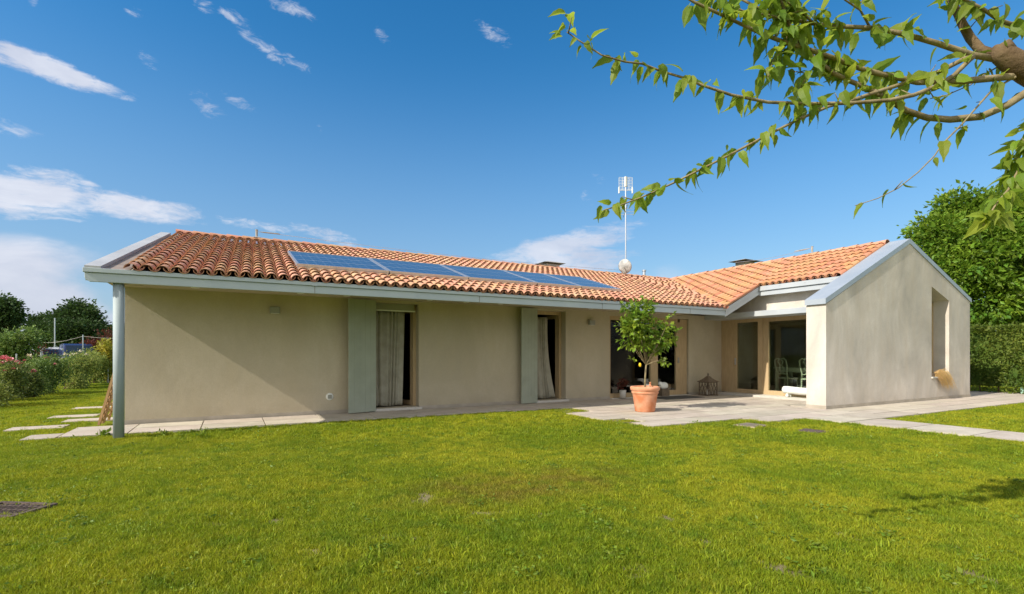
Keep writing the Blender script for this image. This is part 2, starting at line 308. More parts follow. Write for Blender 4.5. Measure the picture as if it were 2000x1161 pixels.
class MB:
    def __init__(s): s.v = []; s.f = []; s.uv = None
    def add(s, vs, fs):
        o = len(s.v); s.v += [tuple(v) for v in vs]; s.f += [tuple(i+o for i in f) for f in fs]; return s
    def box(s, x0, y0, z0, x1, y1, z1, rot=None, piv=None):
        vs = [Vector(p) for p in ((x0,y0,z0),(x1,y0,z0),(x1,y1,z0),(x0,y1,z0),(x0,y0,z1),(x1,y0,z1),(x1,y1,z1),(x0,y1,z1))]
        if rot is not None:
            pv = Vector(piv) if piv else Vector(((x0+x1)/2, (y0+y1)/2, (z0+z1)/2)); vs = [rot @ (v-pv)+pv for v in vs]
        return s.add(vs, [(0,3,2,1),(4,5,6,7),(0,1,5,4),(1,2,6,5),(2,3,7,6),(3,0,4,7)])
    def prism(s, base, top):       # two matching loops
        n = len(base); return s.add(list(base)+list(top), [tuple(reversed(range(n))), tuple(range(n, 2*n))]+[(i, (i+1) % n, n+(i+1) % n, n+i) for i in range(n)])
    def tube(s, pts, rad, n=8, cap=True):
        pts = [Vector(p) for p in pts]; k = len(pts)
        rad = rad if isinstance(rad, (list, tuple)) else [rad]*k
        vs = []; prev = None
        for i, p in enumerate(pts):
            d = (pts[min(i+1, k-1)]-pts[max(i-1, 0)]).normalized()
            if prev is None: a = d.orthogonal().normalized()
            else:
                a = prev-d*prev.dot(d); a = a.normalized() if a.length > 1e-6 else d.orthogonal().normalized()
            prev = a; b = d.cross(a)
            vs += [p+(a*math.cos(2*math.pi*j/n)+b*math.sin(2*math.pi*j/n))*rad[i] for j in range(n)]
        fs = [(i*n+j, i*n+(j+1) % n, (i+1)*n+(j+1) % n, (i+1)*n+j) for i in range(k-1) for j in range(n)]
        if cap: fs += [tuple(reversed(range(n))), tuple((k-1)*n+j for j in range(n))]
        return s.add(vs, fs)
    def lathe(s, prof, c=(0,0,0), n=32):
        vs = [(c[0]+r*math.cos(2*math.pi*j/n), c[1]+r*math.sin(2*math.pi*j/n), c[2]+z) for r, z in prof for j in range(n)]
        fs = [(i*n+j, i*n+(j+1) % n, (i+1)*n+(j+1) % n, (i+1)*n+j) for i in range(len(prof)-1) for j in range(n)]
        return s.add(vs, fs)
    def ball(s, c, r, n=12, sq=(1,1,1)):
        k = n//2; prof = [(max(1e-4, math.sin(math.pi*i/k)), -math.cos(math.pi*i/k)) for i in range(k+1)]
        vs = [(c[0]+r*sq[0]*a*math.cos(2*math.pi*j/n), c[1]+r*sq[1]*a*math.sin(2*math.pi*j/n), c[2]+r*sq[2]*z) for a, z in prof for j in range(n)]
        return s.add(vs, [(i*n+j, i*n+(j+1) % n, (i+1)*n+(j+1) % n, (i+1)*n+j) for i in range(k) for j in range(n)])
    def quad(s, a, b, c, d): return s.add([a, b, c, d], [(0,1,2,3)])

def tag(o, label=None, cat=None, group=None, kind=None):
    if label: o['label'] = label
    if cat: o['category'] = cat
    if group: o['group'] = group
    if kind: o['kind'] = kind
    return o
ORG = {}                            # thing -> its base point
def thing(name, loc, label, cat, group=None, rz=0.0):
    o = bpy.data.objects.new(name, None); C.objects.link(o); o.location = loc; o.rotation_euler = (0, 0, rz); o.empty_display_size = .2
    ORG[o.name] = Vector(loc); return tag(o, label, cat, group)
def obj(name, mb, m, parent=None, local=False, smooth=False, label=None, bevel=0.0, org=None):
    if isinstance(mb, MB): vs, fs = mb.v, mb.f
    else: vs, fs = mb
    off = Vector((0,0,0))
    if parent is not None and not local: off = ORG[parent.name]
    elif org is not None: off = Vector(org)
    me = bpy.data.meshes.new(name); a = np.array([tuple(v) for v in vs], dtype=float).reshape(-1, 3)-np.array(off)
    me.from_pydata(a.tolist(), [], [list(f) for f in fs] if not isinstance(fs, np.ndarray) else fs.tolist()); me.update()
    if smooth: me.polygons.foreach_set('use_smooth', [True]*len(me.polygons))
    ms = m if isinstance(m, (list, tuple)) else [m]
    for x in ms: me.materials.append(x)
    o = bpy.data.objects.new(name, me); C.objects.link(o)
    if parent is not None: o.parent = parent; ORG[o.name] = off
    elif org is not None: o.location = off; ORG[o.name] = off
    else: ORG[o.name] = Vector((0,0,0))
    if bevel:
        b = o.modifiers.new('bevel', 'BEVEL'); b.width = bevel; b.segments = 2; b.limit_method = 'ANGLE'
    if label: o['label'] = label
    return o
def struct(name, mb, m, **k): return tag(obj(name, mb, m, **k), kind='structure')
def copy_thing(o, loc, rz=None, label=None):
    c = o.copy(); C.objects.link(c); c.location = loc
    if rz is not None: c.rotation_euler = (0, 0, rz)
    if label: c['label'] = label
    def rec(src, dst):
        for ch in list(src.children):
            k = ch.copy(); C.objects.link(k); k.parent = dst; rec(ch, k)
    rec(o, c); return c

rng = np.random.default_rng(7); random.seed(7)
# leaf clouds -------------------------------------------------------
LEAF_SIMPLE = (np.array([(0,0,0),(0.28,0.45,0.06),(0,1,-0.06),(-0.28,0.45,0.06)]), [(0,1,2),(0,2,3)])
def leaf_broad():
    half = [(0.0,0.0),(0.13,0.02),(0.215,0.15),(0.235,0.33),(0.195,0.50),(0.15,0.66),(0.075,0.84),(0.0,1.0)]
    vs = []; fs = []
    mid = [(0, y, -0.22*y*y) for y in (0, .02, .14, .32, .50, .66, .82, 1.0)]
    mid = [(0, y, -0.42*y*y) for _, y, _ in mid]
    for x, y, z in mid: vs.append((x, y, z))
    for sgn in (1, -1):
        o = len(vs)
        for k, (x, y) in enumerate(half): vs.append((sgn*(x+(0.02 if k % 2 else -0.01)), y-0.02, 0.34*x-0.42*y*y))
        for i in range(7):
            f = (i, o+i, o+i+1, i+1); fs.append(f if sgn > 0 else f[::-1])
    return np.array(vs), fs
LEAF_BROAD = leaf_broad()
def scatter_leaves(pos, direc, size, shape=LEAF_SIMPLE, rollj=1.0, up=None):
    """pos (n,3), direc (n,3) growth axis, size (n,)"""
    V, F = shape; n = len(pos); k = len(V)
    y = direc/np.linalg.norm(direc, axis=1, keepdims=True)
    ref = rng.normal(size=(n,3))*rollj
    ref += np.array((0,0,1.0)) if up is None else up
    x = np.cross(y, ref); x /= np.linalg.norm(x, axis=1, keepdims=True)+1e-9; z = np.cross(x, y)
    P_ = pos[:,None,:]+size[:,None,None]*(V[None,:,0,None]*x[:,None,:]+V[None,:,1,None]*y[:,None,:]+V[None,:,2,None]*z[:,None,:])
    vs = P_.reshape(-1,3); fs = [tuple(j+i*k for j in f) for i in range(n) for f in F]
    return vs, fs
def crown_leaves(lobes, n, size, clump=0.35, per=28, shell=0.55, droop=0.2, seed=1):
    """lobes: (centre, radii). Leaves gathered in clumps spread through the lobes' volume, denser outside, gaps between."""
    r = np.random.default_rng(seed); nc = max(1, n//per)
    wts = np.array([l[1][0]*l[1][1]*l[1][2] for l in lobes])**0.75; wts = wts/wts.sum()
    which = r.choice(len(lobes), nc, p=wts)
    d = r.normal(size=(nc,3)); d /= np.linalg.norm(d, axis=1, keepdims=True)
    rad = (shell+(1-shell)*r.random(nc)**0.6)*(0.82+0.36*r.random(nc))
    cen = np.array([lobes[i][0] for i in which])+d*rad[:,None]*np.array([lobes[i][1] for i in which])
    cs = clump*(0.55+0.9*r.random(nc))
    idx = np.repeat(np.arange(nc), per); off = r.normal(size=(len(idx),3))*0.5*np.array((1,1,0.7))
    pos = cen[idx]+off*cs[idx][:,None]
    dd = off*0.8+d[idx]*0.7+r.normal(size=off.shape)*0.5+np.array((0,0,-droop))
    return scatter_leaves(pos, dd, size*(0.65+0.7*r.random(len(idx))))
def merge(parts):
    vs = []; fs = []
    for v, f in parts:
        o = sum(len(x) for x in vs); vs.append(np.asarray(v)); fs += [tuple(i+o for i in ff) for ff in f]
    return np.concatenate(vs), fs
def limb_tree(mb, base, top, r0, lobes, nb=7, seed=0):
    rr = random.Random(seed); base = Vector(base); top = Vector(top)
    pts = [base.lerp(top, t)+Vector((rr.uniform(-.08,.08), rr.uniform(-.08,.08), 0))*(t > 0)*r0*4 for t in (0,.25,.5,.75,1)]
    mb.tube(pts, [r0*1.25, r0, r0*.85, r0*.65, r0*.35], 9)
    for i in range(nb):
        c, rad = lobes[i % len(lobes)]; t = rr.uniform(.3,.95); s0 = base.lerp(top, t)
        e = Vector(c)+Vector((rr.uniform(-1,1)*rad[0], rr.uniform(-1,1)*rad[1], rr.uniform(-.3,.8)*rad[2]))*.75
        m_ = s0.lerp(e, .5)+Vector((0,0,-.06*(e-s0).length)); mb.tube([s0, m_, e], [r0*.4, r0*.22, r0*.06], 6)

# ================================================================== GROUND
def relief(x, y):
    return (0.022*np.sin(x*1.7+0.6*y)*np.cos(y*1.3-0.4*x)+0.014*np.sin(3.1*x-2.2*y+1)+0.03*np.sin(0.35*x+0.5*y))
HOUSE = [(-2.6,22,10.7,30),(6.6,24,7.0,12),(10.8,24,5.6,9)]
def flat_w(x, y):                  # 0 on paved ground and house, 1 on open lawn
    w_ = np.ones_like(x)
    for x0,x1,y0,y1 in [(-3.1,24,10.9,24),(6.8,24,7.3,12),(10.8,30,5.6,9),(10.8,12.3,-3,6)]:
        dx = np.maximum(np.maximum(x0-x, x-x1), 0); dy = np.maximum(np.maximum(y0-y, y-y1), 0)
        w_ = np.minimum(w_, np.clip(np.hypot(dx, dy)/1.2, 0, 1))
    return w_
def gz(x, y): return relief(x, y)*flat_w(x, y)
gx = np.concatenate([np.linspace(-1500,-60,14), np.linspace(-50,-14,30), np.arange(-13,26,0.22), np.linspace(27,60,24), np.linspace(75,1500,14)])
gy = np.concatenate([np.linspace(-1500,-20,14), np.linspace(-14,-1.5,14), np.arange(-1,22,0.22), np.linspace(23,60,28), np.linspace(75,1500,14)])
GX, GY = np.meshgrid(gx, gy); GZ = gz(GX, GY)*(np.hypot(GX,GY) < 70)
nx, ny = len(gx), len(gy); idx = np.arange(nx*ny).reshape(ny, nx)
gf = np.stack([idx[:-1,:-1], idx[:-1,1:], idx[1:,1:], idx[1:,:-1]], -1).reshape(-1, 4)
ground = struct('lawn_ground', (np.stack([GX.ravel(), GY.ravel(), GZ.ravel()], 1), gf), M['ground'], smooth=True)

# paving: slabs with open joints, one sheet of stone on a darker bed
def inpoly(x, y, poly):
    n = len(poly); r_ = False; j = n-1
    for i in range(n):
        xi, yi = poly[i]; xj, yj = poly[j]
        if (yi > y) != (yj > y) and x < (xj-xi)*(y-yi)/(yj-yi)+xi: r_ = not r_
        j = i
    return r_
def slabs(rects, gap=0.010, z=0.035, th=0.05):
    mb = MB()
    for x0,x1,y0,y1,nx_,ny_ in rects:
        for i in range(nx_):
            for j in range(ny_):
                a, b = x0+(x1-x0)*i/nx_, x0+(x1-x0)*(i+1)/nx_; c, d = y0+(y1-y0)*j/ny_, y0+(y1-y0)*(j+1)/ny_
                zz = z+random.uniform(-.002,.002)
                mb.box(a+gap, c+gap, zz-th, b-gap, d-gap, zz)
    return mb
patio = slabs([(7.65,13.2,9.9,10.9,5,2), (6.85,13.2,8.5,9.9,6,3), (7.4,13.0,7.9,8.5,5,1), (7.05,13.0,7.28,7.9,6,1), (9.6,13.0,6.65,7.28,3,1), (10.85,13.0,5.85,6.65,2,1),
               (13.2,14.75,7.95,12.36,2,6), (13.0,24.6,5.85,7.44,10,3), (6.0,13.2,10.9,12.36,6,2), (21.02,24.6,7.44,8.6,3,2)])
struct('patio_paving', patio, M['slab'])
struct('wall_path', slabs([(-2.55,-1.6,11.05,12.36,1,2), (-1.6,6.0,11.02,12.36,7,2), (-3.0,-2.55,10.95,11.55,1,1)]), M['slab'])
struct('garden_path', slabs([(10.95,12.15,-2.0,5.83,1,8)]), M['slab'])
bed = MB().box(-2.4, 11.1, -.08, 15.2, 12.38, .012).box(7.0, 7.5, -.08, 14.9, 11.1, .0118).box(11.0, 5.95, -.08, 24.4, 7.44, .0124)
struct('paving_bed', bed, M['cover'])
for i, (p_, lab) in enumerate([(gnd(74,838), 'pale rectangular stepping stone closest to the wall path corner'), (gnd(176,822), 'stepping stone just left of the leaning trellis foot'),
                     (gnd(146,815), 'stepping stone in the middle of the lawn between wall corner and rose hedge'), (gnd(184,798), 'farthest stepping stone, beside the leaning trellis')]):
    t_ = obj('stepping_stone', MB().box(p_.x-.42, p_.y-.24, -.03, p_.x+.42, p_.y+.24, .03), M['slab'], org=(p_.x, p_.y, 0), bevel=.01)
    tag(t_, lab, 'stepping stone', 'stepping stones in the side lawn')

# ================================================================== HOUSE
XL = 13.06; YE = 10.5; YR = 16.5; ZE = 2.80; ZR = 4.66; XR = 17.0
sm = (ZR-ZE)/(YR-YE); sw = (ZR-ZE)/(XR-XL)
def zmain(y): return ZE+sm*(y-YE)
def zwing(x): return ZR-sw*abs(XR-x)
def xvalley(y): return XR-(ZR-zmain(y))/sw
house = thing('house', (6, 12.4, 0), 'single storey beige stucco house with terracotta tiled roofs and a gabled wing', 'house')

def grid_wall(xs, zs, openings, y0, y1, swap=None):
    """solid wall with rectangular openings; (x,z) plane, thickness y0..y1; swap maps (x,y,z) for walls that run the other way"""
    mb = MB(); xs = sorted(set(xs+[o[0] for o in openings]+[o[1] for o in openings])); zs = sorted(set(zs+[o[2] for o in openings]+[o[3] for o in openings]))
    def solid(i, j):
        if i < 0 or j < 0 or i >= len(xs)-1 or j >= len(zs)-1: return False
        cx, cz = (xs[i]+xs[i+1])/2, (zs[j]+zs[j+1])/2
        return not any(o[0] < cx < o[1] and o[2] < cz < o[3] for o in openings)
    f = swap or (lambda x, y, z: (x, y, z))
    for i in range(len(xs)-1):
        for j in range(len(zs)-1):
            if not solid(i, j): continue
            a, b, c, d = xs[i], xs[i+1], zs[j], zs[j+1]
            mb.quad(f(a,y0,c), f(b,y0,c), f(b,y0,d), f(a,y0,d)); mb.quad(f(b,y1,c), f(a,y1,c), f(a,y1,d), f(b,y1,d))
            if not solid(i-1,j): mb.quad(f(a,y1,c), f(a,y0,c), f(a,y0,d), f(a,y1,d))
            if not solid(i+1,j): mb.quad(f(b,y0,c), f(b,y1,c), f(b,y1,d), f(b,y0,d))
            if not solid(i,j-1): mb.quad(f(a,y1,c), f(b,y1,c), f(b,y0,c), f(a,y0,c))
            if not solid(i,j+1): mb.quad(f(a,y0,d), f(b,y0,d), f(b,y1,d), f(a,y1,d))
    return mb
D1 = (3.02, 4.11, 0.10, 2.66); D2 = (7.55, 8.57, 0.10, 2.66); D3 = (10.21, 13.62, 0.06, 2.60)
YW = 12.4
mw = grid_wall([-1.84, 15.3], [0, 2.74], [D1, D2, D3], YW, YW+.35)
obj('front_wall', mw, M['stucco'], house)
# other outer walls (left gable, back, wing sides)
ow = MB()
ow.prism([(-1.84,YW,0),(-1.49,YW+.002,0),(-1.49,20.4,0),(-1.84,20.4,0)], [(-1.84,YW,2.7),(-1.49,YW+.002,2.7),(-1.49,20.4,2.7),(-1.84,20.4,2.7)])
ow.prism([(-1.84,12.4,2.7),(-1.49,12.4,2.7),(-1.49,20.4,2.7),(-1.49,16.5,4.5),(-1.84,16.5,4.5)][:0] or [(-1.84,12.0,2.72),(-1.84,20.6,2.72),(-1.84,16.5,4.5)], [(-1.5,12.0,2.72),(-1.5,20.6,2.72),(-1.5,16.5,4.5)])
ow.box(-1.49, 20.1, 0, 20.6, 20.4, 2.72)
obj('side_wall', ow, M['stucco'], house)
segs = [(-1.86,3.02),(4.11,7.55),(8.57,10.21),(13.62,15.29)]
for a, b in segs: obj('plinth', MB().box(a, YW-.012, 0, b, YW+.1, .115), M['plinth'], house)
pl = MB(); pl.box(12.985,7.437,0, 21.012,7.6,.12); pl.box(12.985,7.6,0, 13.1,7.955,.12); pl.box(20.9,7.6,0,21.012,20,.12)
obj('plinth', pl, M['plinth'], house)
# wing gable blade with its tall niche
zc = lambda x: (2.66+(4.60-2.66)*(x-13)/(17.1-13)) if x < 17.1 else (4.60-(4.60-3.10)*(x-17.1)/(21-17.1))
g = MB(); y0, y1 = 7.45, 7.95
nx0, nx1, nz0 = 18.44, 19.56, 0.72; nt0, nt1 = 3.45, 3.07
def strip(a, b, za0, zb0, za1, zb1):
    g.quad((a,y0,za0),(b,y0,zb0),(b,y0,zb1),(a,y0,za1)); g.quad((b,y1,zb0),(a,y1,za0),(a,y1,za1),(b,y1,zb1))
strip(13,17.1,0,0,zc(13),zc(17.1)); strip(17.1,nx0,0,0,zc(17.1),zc(nx0)); strip(nx0,nx1,0,0,nz0,nz0); strip(nx0,nx1,nt0,nt1,zc(nx0),zc(nx1)); strip(nx1,21,0,0,zc(nx1),zc(21))
g.quad((13,y1,0),(13,y0,0),(13,y0,zc(13)),(13,y1,zc(13))); g.quad((21,y0,0),(21,y1,0),(21,y1,zc(21)),(21,y0,zc(21)))
for a, b in ((13,17.1),(17.1,21)): g.quad((a,y0,zc(a)),(b,y0,zc(b)),(b,y1,zc(b)),(a,y1,zc(a)))
g.quad((nx0,y0,nz0),(nx0,y1,nz0),(nx0,y1,nt0),(nx0,y0,nt0)); g.quad((nx1,y1,nz0),(nx1,y0,nz0),(nx1,y0,nt1),(nx1,y1,nt1))
g.quad((nx0,y0,nt0),(nx0,y1,nt0),(nx1,y1,nt1),(nx1,y0,nt1)); g.quad((nx0,y0,nz0),(nx1,y0,nz0),(nx1,y1,nz0),(nx0,y1,nz0))
gw = obj('gable_wall', g, M['stucco_gable'], house)
nw = thing_w = obj('window', MB().box(nx0,7.86,nz0,nx0+.07,7.93,3.4).box(nx1-.07,7.86,nz0,nx1,7.93,3.05).box(nx0+.07,7.86,nz0,nx1-.07,7.93,nz0+.08).box(nx0+.07,7.86,2.95,nx1-.07,7.93,3.02), M['wood'], house)
obj('pane', MB().box(nx0+.06,7.89,nz0+.05,nx1-.06,7.90,3.0), M['glass'], nw)
obj('sill', MB().box(nx0-.03,7.40,nz0-.035,nx1+.0,7.86,nz0+.012), M['sill'], nw, bevel=.004)
# wing recess wall above the canopy, and the wing's long outer sides
ww = grid_wall([7.952, 15.9], [2.62, 3.60], [], 15.0, 15.28, swap=lambda x, y, z: (y, x, z))
obj('recess_wall', ww, M['stucco_gable'], house)
obj('wing_wall', MB().box(20.65,7.952,0,20.998,20.4,3.05), M['stucco_gable'], house)
# soffits
sf = MB().box(-2.02, 10.56, 2.725, XL, YW+.2, 2.755)
sf.prism([(XL,10.53,2.70),(15.0,10.53,zwing(15.0)-.1),(15.0,12.9,zwing(15.0)-.1),(XL,12.9,2.70)], [(XL,10.53,2.73),(15.0,10.53,zwing(15.0)-.07),(15.0,12.9,zwing(15.0)-.07),(XL,12.9,2.73)])
sf.box(14.72, 7.96, 3.44, 15.0, 10.53, 3.47)
obj('soffit', sf, M['stucco'], house)
# fascias and gutters
fa = MB()
fa.prism([(-2.08,YE,2.635),(-2.02,YE,2.58),(XL+.03,YE,2.58),(XL+.03,YE,2.725),(-2.08,YE,2.725)], [(-2.08,YE+.055,2.635),(-2.02,YE+.055,2.58),(XL+.03,YE+.055,2.58),(XL+.03,YE+.055,2.725),(-2.08,YE+.055,2.725)])
fa.box(-2.10, YE-.028, 2.728, XL+.02, YE+.10, 2.80)
obj('fascia', fa, M['metal'], house, bevel=.006)
rk = MB()
def rake(y0_, y1_, dz0, dz1, x0=XL, x1=14.69): rk.prism([(x0,y0_,ZE+dz0),(x1,y0_,zwing(x1)+dz0),(x1,y0_,zwing(x1)+dz1),(x0,y0_,ZE+dz1)], [(x0,y1_,ZE+dz0),(x1,y1_,zwing(x1)+dz0),(x1,y1_,zwing(x1)+dz1),(x0,y1_,ZE+dz1)])
rake(YE-.004, YE+.05, -.26, -.115, XL+.03); rake(YE-.03, YE+.08, -.112, 0.01, XL+.025)
rk.box(14.67, 7.952, 3.26, 14.72, YE-.006, 3.405); rk.box(14.62, 7.952, 3.41, 14.78, YE-.032, 3.555)
for k in range(3): rk.box(14.612, 9.75-k*.78, 3.49, 14.62, 9.79-k*.78, 3.525)
obj('gutter', rk, M['metal_lt'], house, bevel=.005)
obj('canopy', MB().box(14.4, 7.955, 2.60, 15.27, 12.398, 2.765), M['metal_lt'], house, bevel=.006)
# left verge flashing (the left end of the roof runs slightly askew)
def skewL(y, a, b): return a+(b-a)*(y-YE)/6.0
vf = MB()
o0, o1, i0, i1 = -2.08, -1.64, -1.87, -1.43
def vz(y, k): return zmain(y)+k
vf.prism([(o0,YE-.02,vz(YE,-.07)),(i0,YE-.02,vz(YE,-.07)),(i0,YE-.02,vz(YE,.035)),(o0,YE-.02,vz(YE,.035))], [(o1,16.25,vz(16.25,-.05)),(i1,16.25,vz(16.25,-.05)),(i1,16.25,vz(16.25,.045)),(o1,16.25,vz(16.25,.045))])
obj('verge_flashing', vf, M['metal_grey'], house)
obj('verge_channel', MB().quad((i0,YE+.0,vz(YE,-.02)),(-1.5,YE+.0,vz(YE,-.02)),(-1.18,16.4,vz(16.4,-.02)),(i1,16.4,vz(16.4,-.02))), M['channel'], house)
vb = MB().prism([(o0,YE+.06,2.60),(o0+.04,YE+.06,2.60),(o0+.04,YE+.06,vz(YE,-.075)),(o0,YE+.06,vz(YE,-.075))], [(o1,16.5,4.40),(o1+.04,16.5,4.40),(o1+.04,16.5,vz(16.5,-.075)),(o1,16.5,vz(16.5,-.075))])
obj('verge_board', vb, M['metal'], house)
# gable coping of the wing
cp = MB(); ca, cb = 7.425, 7.96
ct = [(12.94, 2.80), (17.1, 4.74), (21.06, 3.215)]; cbm = [(12.94, 2.665), (17.1, 4.60), (21.06, 3.09)]
for i in (0, 1):
    q0, q1, b0, b1 = ct[i], ct[i+1], cbm[i], cbm[i+1]
    cp.prism([(b0[0],ca,b0[1]),(b1[0],ca,b1[1]),(q1[0],ca,q1[1]),(q0[0],ca,q0[1])], [(b0[0],cb,b0[1]),(b1[0],cb,b1[1]),(q1[0],cb,q1[1]),(q0[0],cb,q0[1])])
cp.box(20.98,7.96,2.95,21.10,20,3.10)
obj('gable_coping', cp, M['coping'], house)
for x_ in (1.4, 4.9, 8.4, 11.6):
    obj('joint_cover', MB().box(x_-.045, YE-.0315, 2.724, x_+.045, YE-.0285, 2.803), M['metal'], house); obj('fascia_seam', MB().box(x_-.004, YE-.0035, 2.582, x_+.004, YE-.0005, 2.724), M['rust'], house)
# corner post
M['post'] = mat('post_paint', (0.33, 0.385, 0.40), 0.62, (0.37, 0.425, 0.435), 2.2, bump=0.1, spec=0.3)
obj('corner_post', MB().tube([(-1.66,10.64,0),(-1.66,10.64,2.6)], .078, 20), M['post'], house, smooth=True)
# roof decks
roof = obj('roof', MB().prism([(-1.5,YE+.06,ZE-.03),(XL-.02,YE+.06,ZE-.03),(XR,YR,ZR-.05),(-1.45,YR,ZR-.05)], [(-1.5,YE+.06,ZE-.06),(XL-.02,YE+.06,ZE-.06),(XR,YR,ZR-.08),(-1.45,YR,ZR-.08)])
    .prism([(XL,YE+.02,ZE-.04),(14.69,YE+.02,zwing(14.69)-.04),(14.69,7.96,zwing(14.69)-.04),(XR,7.96,ZR-.05),(XR,YR,ZR-.05)], [(XL,YE+.02,ZE-.07),(14.69,YE+.02,zwing(14.69)-.07),(14.69,7.96,zwing(14.69)-.07),(XR,7.96,ZR-.08),(XR,YR,ZR-.08)])
    .quad((-1.5,YR,ZR-.05),(21.1,YR,ZR-.05),(21.1,22.4,2.8),(-1.9,22.4,2.8))
    .quad((XR,7.96,ZR-.05),(21.1,7.96,3.1),(21.1,20.4,3.1),(XR,20.4,ZR-.05)), M['dark'], house)
def tiles(cols, ex=0.355, L=0.42, r0=.101, r1=.082, flip=1, nseg=7, jit=.006):
    """cols: list of (start point at the eave, unit slope dir, unit across dir, normal, length)"""
    V = []; F = []; n = 0
    for (p0, es, ew, en, length, rowphase) in cols:
        k = int(math.ceil((length-rowphase)/ex))
        for i in range(k):
            s0 = rowphase+i*ex
            if s0 > length-.05: break
            s1 = min(s0+L, length+.02); dj = random.uniform(-jit, jit); tw = random.uniform(-.012,.012)
            for (s, rr, lift) in ((s0, r0, .030), (s1, r1, .004)):
                for th_ in ((0, 1) if s == s0 else (0,)):
                    ra = rr-(.014 if th_ else 0)
                    for a in range(nseg+1):
                        an = math.pi*a/nseg
                        c_ = p0+es*s+ew*((ra*math.cos(an))+dj+tw*(s-s0))+en*(flip*ra*math.sin(an)*.92+(lift if flip > 0 else -lift*.3)+(.0 if flip > 0 else .092))
                        V.append(c_)
            m_ = nseg+1
            for a in range(nseg):
                F.append((n+a, n+a+1, n+2*m_+a+1, n+2*m_+a)); F.append((n+m_+a, n+m_+a+1, n+a+1, n+a))
            n += 3*m_
    return V, F
Ls = math.hypot(YR-YE, ZR-ZE); es = Vector((0, YR-YE, ZR-ZE))/Ls; ew = Vector((1,0,0)); en = ew.cross(es)
PIT = 0.2115
cols = []; pans = []
def maincol(X):
    f = max(0.0, 1-(X+1.5)/6.0)*.045
    e2 = Vector((f*(YR-YE)/1.0, YR-YE, ZR-ZE)).normalized(); st = 0.0
    if X > XL-.1:
        yv = YE+((XR-(ZR-ZE)/sw*1.0+0)*0)+( (X-XL)/(XR-XL))*(YR-YE); st = (yv-YE)/(YR-YE)*Ls
    return e2, st
X = -1.47
while X < 16.7:
    e2, st = maincol(X); base = Vector((X, YE-.02, zmain(YE-.02)+.0)); n_ = ew.cross(e2).normalized()
    p0 = base+es*st
    if Ls-st > .15: cols.append((p0, e2, ew, n_, Ls-st-.02, 0.0 if st == 0 else random.uniform(-.05,.25)))
    Xp = X+PIT/2; e3, st = maincol(Xp); p0 = Vector((Xp, YE-.04, zmain(YE-.04)))+es*st
    if Ls-st > .15: pans.append((p0, e3, ew, n_, Ls-st-.02, 0.0))
    X += PIT
tv, tf = tiles(cols); obj('roof_tiles', (tv, tf), M['tile'], roof, smooth=False)
tv, tf = tiles(pans, r0=.085, r1=.095, flip=-1); obj('pan_tiles', (tv, tf), M['pan'], roof)
# wing
Lw = math.hypot(XR-XL, ZR-ZE); ews = Vector((XR-XL,0,ZR-ZE))/Lw; eww = Vector((0,-1,0)); enw = eww.cross(ews)
cols = []; pans = []
Y = 8.06
def wingstart(Y):
    if Y < YE-.02: return (14.62-XL)/(XR-XL)*Lw
    return max(0, (Y-YE)/(YR-YE))*Lw-.10
while Y < 16.3:
    for lst, yy in ((cols, Y), (pans, Y+PIT/2)):
        st = wingstart(yy); rem = Lw-st
        if rem > .15:
            p0 = Vector((XL, yy, ZE+.012))+ews*st; lst.append((p0, ews, eww, enw, rem-.02, 0.0))
    Y += PIT
tv, tf = tiles(cols); obj('wing_tiles', (tv, tf), M['tile_w'], roof)
tv, tf = tiles(pans, r0=.085, r1=.095, flip=-1); obj('wing_pan_tiles', (tv, tf), M['pan'], roof)
# ridge tiles
def ridge(p, q, n):
    V = []; F = []; p = Vector(p); q = Vector(q); d = (q-p)/n; u = d.normalized(); a = Vector((0,0,1)).cross(u).normalized(); k = 0
    for i in range(n):
        s0 = p+d*i-u*.03; s1 = p+d*(i+1)+u*.03; z_ = random.uniform(-.006,.006)
        for (s, rr, l) in ((s0,.135,.012),(s0,.118,.012),(s1,.115,0)):
            for j in range(9): an = math.pi*j/8; V.append(s+a*rr*math.cos(an)+Vector((0,0,rr*.78*math.sin(an)+l+z_)))
        for j in range(8): F.append((k+j,k+j+1,k+18+j+1,k+18+j)); F.append((k+9+j,k+9+j+1,k+j+1,k+j))
        k += 27
    return V, F
obj('ridge_tiles', merge([ridge((-1.30,YR,ZR+.02),(XR,YR,ZR+.02),46), ridge((XR,7.98,ZR+.03),(XR,YR,ZR+.03),21)]), M['tile'], roof)
vly = MB().prism([(XL-.18,YE,ZE-.01),(XL+.1,YE,ZE-.0),(XR+.1,YR,ZR+.0),(XR-.15,YR,ZR-.02)], [(XL-.18,YE,ZE-.02),(XL+.1,YE,ZE-.01),(XR+.1,YR,ZR-.01),(XR-.15,YR,ZR-.03)])
obj('valley_flashing', vly, M['metal_grey'], roof)
obj('valley_end', MB().box(XL-.11,YE-.035,2.74,XL+.10,YE+.12,2.865), M['metal_lt'], roof, bevel=.004)
